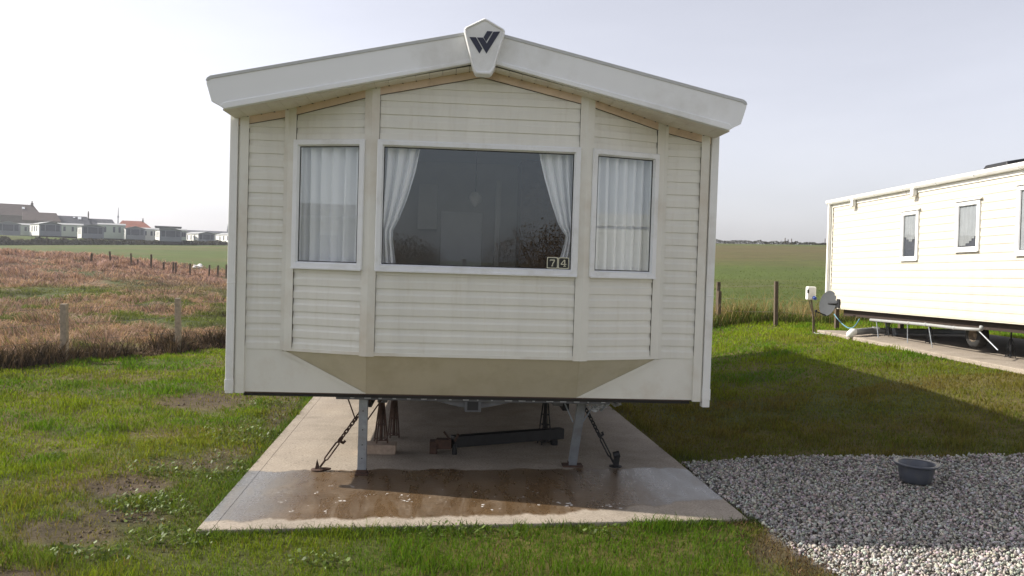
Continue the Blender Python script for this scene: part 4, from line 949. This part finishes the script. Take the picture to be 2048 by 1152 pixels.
mb = MB(); mb.tube([(a[0]+.02, a[1], a[2]), (a[0]-.05, a[1], a[2]-.0), (a[0]-.085, a[1], a[2]-.04), (a[0]-.09, a[1], .50)], .066, 14); mb.build('elbow', M['white'], dp, smooth=True)
mb = MB(); mb.bar((b[0]+.3, b[1]-.05, .52), (b[0]+.22, b[1]-.06, .80), .03, .03); mb.bar((b[0]+.42, b[1]-.1, .52), (b[0]+.40, b[1]-.05, .66), .05, .08); mb.build('pipe_prop', M['galv'], dp)
q0 = np.array([7.55, 10.0, .80]); hp = []
for s_ in np.linspace(0, 1, 16): hp.append((7.55+.05*math.sin(s_*4), 10.05-1.15*s_, .86-.72*s_*(1-s_)*1.25-.02*s_))
mb = MB(); mb.tube(hp, .011, 6); tag(mb.build('water_hose', M['hose'], None, smooth=True), 'blue grey water hose sagging below the corner of the sunlit caravan', 'hose')
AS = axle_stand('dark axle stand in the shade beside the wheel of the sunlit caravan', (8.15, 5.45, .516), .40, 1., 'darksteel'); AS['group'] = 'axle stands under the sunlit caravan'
A2 = copy_tree(AS); A2.location = (8.15, 7.6, .516); A2['label'] = 'dark axle stand in the shade behind the thin pale waste pipe'
A3 = copy_tree(AS); A3.location = (8.15, 9.0, .516); A3['label'] = 'dark axle stand near the white elbow of the fat drain pipe'
# satellite dish on the far corner of that caravan
D = dep(1657, 607, 17.75); t = thing('satellite_dish', 'grey satellite dish on a bracket at the corner of the sunlit caravan', 'satellite dish', tuple(D))
nv = Vector((-.90, -.36, .22)).normalized(); q_ = nv.to_track_quat('Z', 'Y').to_matrix().to_4x4()
mb = MB(); prof = [(r_, .32*r_*r_) for r_ in (0.001, .06, .12, .18, .235)]+[(.245, .022), (.24, .012)]+[(r_, .32*r_*r_-.012) for r_ in (.18, .12, .06, .001)]
mb.lathe(prof, 32, sx=.92, sy=1.1); o = mb.build('reflector', M['dish'], t, smooth=True); o.rotation_euler = q_.to_euler()
dn = (q_ @ Vector((0, -1, 0))); dn = dn if dn.z < 0 else -dn
e0 = dn*.255; e1 = e0+nv*.30+dn*(-.02)
mb = MB(); mb.tube([e0, e1], .012, 6); mb.tube([e1-Vector((0, 0, .02)), e1+Vector((0, 0, .03))], .03, 8); mb.tube([e1+Vector((0, 0, -.02)), e1+Vector((0.0, 0, -.12))], .008, 5); mb.build('receiver_arm', M['darksteel'], t)
mb = MB(); wl = Vector((7.70-D[0], -.32, .02)); mb.tube([(0, 0, 0), wl*.6, wl], .020, 8); mb.box((wl.x-.005, wl.y-.06, wl.z-.09), (wl.x+.015, wl.y+.06, wl.z+.09)); mb.build('wall_bracket', M['darksteel'], t)
# electric hook-up box on its stick
p = hit(1627, 666); hb = np.linalg.norm(p-CAM); dd = float((p-CAM) @ FW); top = dep(1621, 588, dd)
t = thing('hookup_box', 'white electric hook up box on a thin leaning stake on the lawn', 'electric box', tuple(p))
rel = top-p
mb = MB(); mb.tube([(0, 0, -.05), (rel[0]*.5+.02, rel[1]*.5, rel[2]*.5), tuple(rel)], .018, 6); mb.tube([(.04, 0, -.02), (.01, 0, .25), (rel[0]-.03, rel[1]+.02, rel[2]-.1)], .010, 5); mb.build('stake', M['darkpost'], t)
mb = MB(); mb.box((rel[0]-.085, rel[1]-.06, rel[2]-.12), (rel[0]+.095, rel[1]+.06, rel[2]+.15)); mb.build('casing', M['white'], t, bevel=.025, seg=3)
mb = MB(); mb.tube([(rel[0]+.05, rel[1]-.058, rel[2]-.065), (rel[0]+.055, rel[1]-.105, rel[2]-.085)], .035, 12); mb.build('socket', M['box'], t)
mb = MB(); mb.box((rel[0]-.092, rel[1]-.066, rel[2]+.02), (rel[0]-.06, rel[1]-.05, rel[2]+.09)); mb.build('latch', M['darksteel'], t)
mb = MB(); mb.tube([(0, 0, .02), (.03, -.05, -.01), (.10, -.12, .0), (.14, -.2, .0)], .012, 6); mb.build('cable', M['pipe'], t)

# ---------------------------------------------------------------- fences
def fence(label, pts, h, mat, wires, w=.075, group=None, tops=None):
    b = Vector((float(pts[0][0]), float(pts[0][1]), tz1(pts[0][0], pts[0][1]))); t = thing('wire_fence', label, 'fence', b); tt = []
    for k, q in enumerate(pts):
        z = tz1(q[0], q[1]); hh = h[k] if isinstance(h, (list, tuple)) else h*rng.uniform(.94, 1.06); lx, ly = rng.uniform(-.03, .03, 2)
        if len(q) > 2: lx += q[2]*hh
        base = Vector((q[0]-b.x, q[1]-b.y, z-.25-b.z)); top = Vector((q[0]+lx-b.x, q[1]+ly-b.y, z+hh-b.z)); tt.append((base, top, hh))
        mb = MB(); ww = w*rng.uniform(.85, 1.15); mb.bar(base, top, ww, ww, (0, 1, 0)); mb.build('post', mat, t, bevel=.006)
    if wires:
        mb = MB()
        for f in wires:
            for (a0, a1, ha), (b0, b1, hb_) in zip(tt, tt[1:]):
                A = a0.lerp(a1, (f*ha+.25)/(ha+.25)); B = b0.lerp(b1, (f*hb_+.25)/(hb_+.25)); mid = (A+B)/2-Vector((0, 0, .015)); mb.tube([A, mid, B], .0028, 4)
        mb.build('wire', M['wire'], t)
    return t
fence('weathered post and wire fence between the lawn and the brown rough ground', [(FL0[0]+FLD[0]*s_, FL0[1]+FLD[1]*s_) for s_ in (-8.6, -6.45, -4.3, -2.15, 0, 2.145, 4.3, 6.5, 8.6)], .90, M['post'], (.35, .65, .92), .085)
ps = [hit(px, 650)[:2] for px in (1437, 1552)]
d = ps[1]-ps[0]
fence('dark wooden post fence with long straw at its foot, beyond the lawn on the right', [tuple(ps[0]-d*1.0), (ps[0][0], ps[0][1], -.0), (ps[0][0]+.15, ps[0][1]+.55), tuple(ps[1]), tuple(ps[0]+d*2.0), tuple(ps[0]+d*3.)], [.95, .78, .97, .98, .9, .9], M['darkpost'], (.3, .6, .9), .085)
fp = []
for (px, by, ty) in ((182, 525, 507), (222, 526, 503), (263, 529, 507), (276, 529, 519), (302, 535, 509), (327, 537, 524), (346, 545, 525), (352, 545, 525), (380, 551, 527), (418, 553, 530), (435, 553, 531), (453, 556, 529)):
    q = hit(px, by); dd = float((q-CAM) @ FW); fp.append(((q[0], q[1], -.12 if px == 222 else 0), (by-ty)/FPX*dd))
fence('row of thin dark leaning posts between the brown rough ground and the far green field', [q for q, h_ in fp], [h_ for q, h_ in fp], M['darkpost'], None, .08)
# white sack in the far field
q = hit(397, 536); t_ = q
bm = bmesh.new(); bmesh.ops.create_icosphere(bm, subdivisions=3, radius=1)
for v_ in bm.verts:
    c = v_.co.copy(); k = 1+.25*math.sin(4*c.x+2*c.y)+.18*math.sin(7*c.z+3*c.x); v_.co = Vector((c.x*.26*k, c.y*.18*k, max(0, .09+c.z*.13*k)))
me = bpy.data.meshes.new('sack'); bm.to_mesh(me); bm.free(); me.materials.append(M['bag']); o = bpy.data.objects.new('sack', me); COL.objects.link(o); o.location = q
tag(o, 'small white sack lying in the far green field behind the thin posts', 'sack')

# ---------------------------------------------------------------- hedges, far caravans and houses
def cloud(name, C, size, col, mat, parent=None, flat=1.):
    n = len(C); d1 = rng.standard_normal((n, 3)); d1[:, 2] *= flat; d1 /= np.linalg.norm(d1, axis=1)[:, None]; d2 = np.cross(d1, rng.standard_normal((n, 3))); d2 /= np.linalg.norm(d2, axis=1)[:, None]
    s_ = size[:, None]; V = np.stack([C-d1*s_, C-d2*s_*.5, C+d1*s_, C+d2*s_*.5], 1).reshape(-1, 3); T = np.arange(4*n).reshape(-1, 4)
    o = npmesh(name, V, T, mat, np.repeat(col, 4, 0)); o.parent = parent; return o
HM = leafy('hedge leaf', .15, .8, .1)
def hedge(label, pxs, R, n, hfun, col, thick=1.0, sz=.16):
    px = rng.uniform(pxs[0], pxs[1], n); X = []; 
    az = np.degrees(np.arctan((px-1024)/FPX))+4.1; rr = (np.interp(az, _AZ, _RC) if R is None else R)+rng.normal(-.6, thick, n)
    x = CAM[0]+rr*np.sin(np.radians(az)); y = CAM[1]+rr*np.cos(np.radians(az)); z0 = tz(x, y); H = hfun(px)*(.35+1.1*fbm(px*.09, px*0+3.3, 161, 4))
    z = z0-.1+H*rng.random(n)**.8; o = cloud('hedge', np.stack([x, y, z], -1), sz*rng.uniform(.5, 1.5, n), col[None]*rng.uniform(.4, 1.7, (n, 1)), HM); return tag(o, label, 'hedge')
hedge('long low dark hedge bank at the foot of the far grey caravans', (-260, 462), None, 20000, lambda px: np.interp(px, [0, 455], [1.2, .9]), rgb(.055, .050, .034))
hedge('scruffy dark hedge along the skyline of the hill, left of the sunlit caravan', (1395, 1700), None, 5000, lambda px: np.interp(px, [1395, 1440, 1560, 1640, 1700], [.75, .65, .65, .40, .30]), rgb(.05, .05, .036), .7, .10)
q4 = []
for px, h_ in ((1566, 1.0), (1572, .8), (1579, .9), (1646, 1.0)):
    az = math.radians(math.degrees(math.atan((px-1024)/FPX))+4.1); q4.append((CAM[0]+148.5*math.sin(az), CAM[1]+148.5*math.cos(az)))
fence('four dark gate posts standing in the skyline hedge', q4, [1.05, .8, .95, 1.0], M['darkpost'], None, .10)
def far_caravan(label, base, yaw, W, H, LEN, front, side, roof=None, rise=.42, bow=False):
    t = thing('static_caravan', label, 'caravan', tuple(base), yaw, group='static caravans beyond the far hedge')
    w = W/2; e = H-rise; z0 = .45
    mb = MB(); mb.box((-w, 0, z0), (w, LEN, e)); mb.prism([(-w, e), (w, e), (0, H)], lambda p: (p[0], .001, p[1]), lambda p: (p[0], LEN-.001, p[1])); 
    mb.build('body', side, t)
    mb = MB(); mb.prism([(-w, z0), (w, z0), (w, e), (0, H), (-w, e)], lambda p: (p[0], -.05, p[1]), lambda p: (p[0], -.004, p[1])); mb.build('front_wall', front, t)
    mb = MB()
    for s_ in (-1, 1): mb.hexa([(0, -.3, H), (s_*(w+.14), -.3, e-.05), (s_*(w+.14), LEN, e-.05), (0, LEN, H), (0, -.3, H+.07), (s_*(w+.14), -.3, e+.02), (s_*(w+.14), LEN, e+.02), (0, LEN, H+.07)])
    mb.build('roof', roof or M['farroof'], t)
    for a, b in ((-.84, -.5), (-.42, .42), (.5, .84)):
        mb = MB(); mb.box((a*w, -.075, z0+.85), (b*w, -.055, e-.12)); mb.build('window', M['farwin'], t)
    for yy in (LEN*.2, LEN*.45, LEN*.7):
        for s_ in (-1, 1): mb = MB(); mb.box((s_*w-.03, yy, z0+.75), (s_*w+.03, yy+.55, e-.3)); mb.build('window', M['farwin'], t)
    mb = MB(); mb.box((-w+.15, .1, 0), (w-.15, LEN-.2, z0-.01)); mb.build('skirting', M['under'], t)
    return t
def far_base(px, py, D): 
    return dep(px, py, D)
for (x0, x1, ap, bs, yaw, D, lab, fr, sd, ln) in (
    (-6, 38, 443, 473, 2, 153, 'grey fronted far caravan at the left picture edge, behind the hedge', 'farfront', 'farcream', 9),
    (80, 121, 444, 474, 12, 150, 'grey fronted far caravan with a bright white end wall and two small windows', 'farfront', 'farwhite', 7.5),
    (165, 206, 449, 479, 5, 153, 'grey far caravan below the roof with the chimney', 'farfront', 'farwhite', 9),
    (252, 289, 453, 481, 6, 165, 'grey far caravan in front of the red tiled house', 'farfront', 'farwhite', 8),
    (320, 362, 456, 485, 6, 157, 'grey far caravan in front of the dark flat roofed building', 'farfront', 'farwhite', 8),
    (396, 429, 464, 489, 20, 180, 'grey far caravan with a long bright white side, near the downpipe of the front caravan', 'farfront', 'farwhite', 9),
    (462, 490, 466, 490, 22, 186, 'white far caravan half hidden behind the corner of the front caravan', 'farfront', 'farwhite', 9)):
    W = (x1-x0)/FPX*D; c = far_base((x0+x1)/2, bs, D); H = (bs-ap)/FPX*D
    azv = math.degrees(math.atan2(c[0]-CAM[0], c[1]-CAM[1])); far_caravan(lab, (c[0], c[1], c[2]-.25), math.radians(yaw-azv), W*.98, H+.25, ln, M[fr], M[sd])
for (x0, x1, ap, bs, D, lab, sd) in ((30, 64, 447, 472, 163, 'pale far caravan seen side on between the two leftmost grey fronts', 'fargreen'), (118, 163, 447, 474, 164, 'pale green far caravan seen side on with one small dark window', 'fargreen'), (198, 248, 447, 478, 166, 'pale green far caravan seen side on, left of the red tiled house', 'fargreen'), (282, 316, 456, 482, 172, 'pale flat roofed far caravan to the right of the red tiled house', 'farcream'), (352, 372, 458, 485, 178, 'pale far caravan peeping out left of the bright white side', 'fargreen')):
    W = (x1-x0)/FPX*D; c = far_base((x0+x1)/2, bs, D); H = (bs-ap)/FPX*D; azv = math.atan2(c[0]-CAM[0], c[1]-CAM[1])
    t = thing('static_caravan', lab, 'caravan', (c[0], c[1], c[2]-.3), -azv, group='static caravans beyond the far hedge'); w = W/2; H += .3
    mb = MB(); mb.box((-w, 0, .4), (w, 3.2, H-.3)); mb.build('body', M[sd], t)
    mb = MB(); mb.hexa([(-w-.1, -.15, H-.34), (w+.1, -.15, H-.34), (w+.1, 1.6, H), (-w-.1, 1.6, H), (-w-.1, -.15, H-.26), (w+.1, -.15, H-.26), (w+.1, 1.6, H+.07), (-w-.1, 1.6, H+.07)]); mb.hexa([(-w-.1, 3.4, H-.34), (w+.1, 3.4, H-.34), (w+.1, 1.6, H), (-w-.1, 1.6, H), (-w-.1, 3.4, H-.26), (w+.1, 3.4, H-.26), (w+.1, 1.6, H+.07), (-w-.1, 1.6, H+.07)]); mb.build('roof', M['farroof'], t)
    for f in (-.55, .1, .5): mb = MB(); mb.box((f*w, -.03, H*.48), (f*w+.38, .03, H-.65)); mb.build('window', M['farwin'], t)
    mb = MB(); mb.box((-w+.1, .1, 0), (w-.1, 3.1, .39)); mb.build('skirting', M['under'], t)
def house(label, D, ridge, eave, by, depth=7.5, roof='slate', wall='stone', chim=(), sky_=(), hipl=0, hipr=0, flat=False):
    """ridge, eave: (x0, x1, y) in photo pixels at distance D"""
    cx = (eave[0]+eave[1])/2; c = dep(cx, by, D); azv = math.atan2(c[0]-CAM[0], c[1]-CAM[1]); k = D/FPX
    t = thing('house', label, 'house', tuple(c), -azv)
    X = lambda px: (px-cx)*k; tilt = .03
    Zf = lambda py, px: (by-py)*k+(px-cx)*tilt*k
    e0, e1, ez = X(eave[0]), X(eave[1]), Zf(eave[2], cx); r0, r1, rz = X(ridge[0]), X(ridge[1]), Zf(ridge[2], cx)
    mb = MB(); mb.box((e0+.15, 0, -2), (e1-.15, depth, ez))
    if not flat:
        for xx, hip in ((r0, hipl), (r1, hipr)):
            if not hip: mb.prism([(0.3, ez-.02), (depth-.3, ez-.02), (depth/2, rz-.15)], lambda p: (xx-.14, p[0], p[1]), lambda p: (xx+.14, p[0], p[1]))
    mb.build('wall', M[wall], t)
    mb = MB()
    if flat: mb.box((e0, -.2, ez), (e1, depth+.2, rz))
    else:
        A = [(e0, -.3, ez-.1), (e1, -.3, ez-.1), (e1, depth+.3, ez-.1), (e0, depth+.3, ez-.1)]; Rg = [(r0, depth/2, rz), (r1, depth/2, rz)]
        mb.add(A+Rg, [(0, 1, 5, 4), (2, 3, 4, 5), (1, 2, 5), (3, 0, 4), (3, 2, 1, 0)])
    rf = mb.build('roof', M[roof], t)
    for (px, py0, py1, wpx) in chim:
        mb = MB(); x = X(px); w = wpx*k/2; mb.box((x-w, depth/2-.4, Zf(py1, cx)-.6), (x+w, depth/2+.4, Zf(py0, cx))); mb.tube([(x, depth/2, Zf(py0, cx)), (x, depth/2, Zf(py0, cx)+.5)], .14, 8); mb.build('chimney', M['stone'], rf)
    for (px, py, wpx, hpx) in sky_:
        x = X(px); z = Zf(py, cx); f = (z-ez)/(rz-ez) if rz != ez else 0; yy = -.3+f*(depth/2+.3); sl_ = (depth/2+.3)/(rz-ez+.1); w, h_ = wpx*k/2, hpx*k/2
        mb = MB(); mb.hexa([(x-w, yy-h_*sl_-.10, z-h_), (x+w, yy-h_*sl_-.10, z-h_), (x+w, yy+h_*sl_-.10, z+h_), (x-w, yy+h_*sl_-.10, z+h_), (x-w, yy-h_*sl_-.16, z-h_+.05), (x+w, yy-h_*sl_-.16, z-h_+.05), (x+w, yy+h_*sl_-.16, z+h_+.05), (x-w, yy+h_*sl_-.16, z+h_+.05)]); mb.build('skylight', M['skylight'], rf)
    return t
house('large brown roofed farmhouse at the left picture edge, tallest on the skyline', 205, (-90, 56, 404), (-110, 72, 428), 476, 9, 'pantile', 'stone', ((54, 400, 406, 5),), ((38, 412, 5, 4),))
house('low pantiled house stepping down from the tallest farmhouse', 200, (50, 109, 424), (50, 118, 441), 476, 7, 'pantile')
house('long grey slate house with pale skylights and a thin chimney', 203, (106, 170, 431), (104, 180, 452), 478, 8, 'slate', 'stone', ((173, 424, 434, 2.6),), ((116, 437, 7, 3), (147, 434, 4, 2), (157, 435, 6, 5)))
house('slate roofed cottage to the right of the thin chimney', 206, (172, 222, 437), (170, 234, 456), 478, 8, 'slate')
house('red tiled house beside the tall thin mast', 212, (246, 284, 441), (232, 304, 457), 480, 8, 'redtile', 'stone', ((284, 439, 442, 3),))
house('dark flat roofed building behind the far caravans', 215, (311, 361, 452.5), (311, 361, 455), 482, 9, 'slate', 'slate', flat=True)
house('long low grey roofed building at the right end of the far skyline', 222, (358, 520, 462), (356, 522, 466), 487, 6, 'slate', 'farwhite')
mb = MB(); c = dep(58, 480, 176); azv = math.atan2(c[0]-CAM[0], c[1]-CAM[1])
def pole(label, px, y0, y1, D, nm='mast'):
    a = dep(px, y1, D); h_ = (y1-y0)/FPX*D; o = MB().tube([(0, 0, -2), (0, 0, h_*.55), (0.02, 0, h_)], [.16, .12, .05], 6).tube([(0, 0, h_*.42), (0, .02, h_*.52)], .22, 8).build(nm, M['galv'])
    o.location = a; return tag(o, label, 'mast')
pole('tall thin mast rising above the far rooftops left of the red tiled roof', 236, 415, 450, 208)
pole('short thin pole at the right end of the far skyline', 455, 449, 470, 200)
# bushes and a fence behind the camera: the wide window mirrors them
def bush(label, c, rx, rz_, n, col):
    t = thing('bush', label, 'bush', c, group='bare bushes opposite the bay window'); k = rng.standard_normal((n, 3)); k /= np.linalg.norm(k, axis=1)[:, None]; k *= (rng.random(n)**.45)[:, None]
    a = np.arctan2(k[:, 1], k[:, 0]); lob = 1+.25*np.sin(3*a+c[0])+.2*np.sin(5*a)
    C = np.stack([k[:, 0]*rx*lob, k[:, 1]*rx*.8*lob, rz_*.5+k[:, 2]*rz_*.5*(1+.15*np.sin(4*a))], -1); cloud('crown', C, .04*rng.uniform(.5, 1.4, n), col[None]*rng.uniform(.4, 1.6, (n, 1)), HM, t)
    mb = MB()
    for j in range(9): a_ = j*.7; mb.tube([(0.1*math.cos(a_), .1*math.sin(a_), -.1), (rx*.3*math.cos(a_), rx*.3*math.sin(a_), rz_*.4), (rx*.6*math.cos(a_), rx*.6*math.sin(a_), rz_*.8)], [.05, .03, .01], 5)
    mb.build('stem', M['darkpost'], t); return t
for px, w_, top, lab in ((800, 2.0, 462, 'brown bush mirrored at the left side of the wide bay window'), (1118, 2.6, 432, 'taller brown bush mirrored at the right side of the wide bay window')):
    a = aty(px, top, 24.5); zg = 0.; bush(lab, (a[0], -25.0, 0), w_, a[2]*.92, 15000, rgb(.15, .10, .06))
fence('dark posts opposite the bay window, mirrored in its glass', [(aty(px, 500, 16.)[0], -16.5) for px in (930, 980, 1003)], [1.75, 1.6, 1.7], M['darkpost'], None, .10)

for lab, loc, an in (('cream static caravan mirrored in the narrow left window of the bay', (-9.4, -14.7, .50), 223.8), ('cream static caravan mirrored in the narrow right window of the bay', (16.0, -7.7, .50), -43.8)):
    c = copy_tree(RC); c.location = loc; c.rotation_euler = (0, 0, math.radians(an)); c['label'] = lab
    if an < 0:
        for ch in [q for q in c.children_recursive if q.name.split('.')[0] in ('gutter', 'gutter_bracket', 'gutter_spout', 'eaves_board', 'roof_vent', 'window', 'gasket', 'pane', 'drip_cap', 'dark_backing', 'net_panel')]: bpy.data.objects.remove(ch)
        for ch in c.children:
            if ch.name.startswith('roof') and 'vent' not in ch.name: ch.data = ch.data.copy(); ch.data.materials[0] = M['siding2']
# ---------------------------------------------------------------- light, air and camera
mb = MB(); mb.box((-950, -950, -2.5), (950, 950, 19)); hz = mb.build('haze', []); tag(hz, kind='stuff')
m, nt, out = new_mat('pale air'); pv = N(nt, 'ShaderNodeVolumePrincipled'); pv.inputs['Color'].default_value = (.92, .95, 1., 1); pv.inputs['Density'].default_value = HAZE; pv.inputs['Anisotropy'].default_value = .45
L(nt, pv.outputs[0], out.inputs['Volume']); hz.data.materials.append(m)
SUN = Vector((-1.39, .365, 1.0)).normalized(); EL = math.asin(SUN.z); AZ = math.atan2(SUN.x, SUN.y)
w = bpy.data.worlds.new('World'); SC.world = w; w.use_nodes = True; nt = w.node_tree; nt.nodes.clear()
sk = nt.nodes.new('ShaderNodeTexSky'); sk.sky_type = 'NISHITA'; sk.sun_disc = False; sk.sun_elevation = EL; sk.sun_rotation = AZ
sk.air_density = 1.0; sk.dust_density = 1.5; sk.ozone_density = 1.0; sk.altitude = 20
bg = nt.nodes.new('ShaderNodeBackground'); bg.inputs[1].default_value = .12; wo = nt.nodes.new('ShaderNodeOutputWorld')
hs = nt.nodes.new('ShaderNodeHueSaturation'); hs.inputs['Saturation'].default_value = .24; hs.inputs['Value'].default_value = .93
L(nt, sk.outputs[0], hs.inputs['Color']); tcw = nt.nodes.new('ShaderNodeTexCoord'); mpw = nt.nodes.new('ShaderNodeMapping'); mpw.inputs['Scale'].default_value = (1.2, 1.2, 5.); L(nt, tcw.outputs['Generated'], mpw.inputs['Vector'])
veil = ramp(nt, noise(nt, 1.6, 6, .6, mpw.outputs[0], .4), [(.3, (.95, .95, .955)), (.72, (1.05, 1.045, 1.04))])
L(nt, mixc(nt, 1., mixc(nt, 1., hs.outputs[0], (.99, .975, 1.04), 'MULTIPLY'), veil, 'MULTIPLY'), bg.inputs[0]); L(nt, bg.outputs[0], wo.inputs[0])
ld = bpy.data.lights.new('sun', 'SUN'); ld.energy = 4.2; ld.angle = math.radians(.6); ld.color = (1., .93, .82); lo = bpy.data.objects.new('sun', ld); COL.objects.link(lo)
lo.rotation_euler = (-SUN).to_track_quat('-Z', 'Y').to_euler()
cd = bpy.data.cameras.new('camera'); cd.sensor_width = 36; cd.lens = FPX/2048*36; cd.clip_start = .05; cd.clip_end = 6000
co = bpy.data.objects.new('camera', cd); COL.objects.link(co)
Mx = Matrix.Identity(4)
for i in range(3): Mx[i][0] = RT[i]; Mx[i][1] = UP[i]; Mx[i][2] = -FW[i]; Mx[i][3] = CAM[i]
co.matrix_world = Mx; SC.camera = co
SC.view_settings.view_transform = 'Standard'; SC.view_settings.look = 'None'; SC.view_settings.exposure = .78; SC.view_settings.gamma = 1
SC.cycles.max_bounces = 8; SC.cycles.transparent_max_bounces = 12; SC.cycles.sample_clamp_indirect = 8
try: SC.cycles.use_denoising = True; SC.cycles.denoiser = 'OPENIMAGEDENOISE'
except Exception: pass
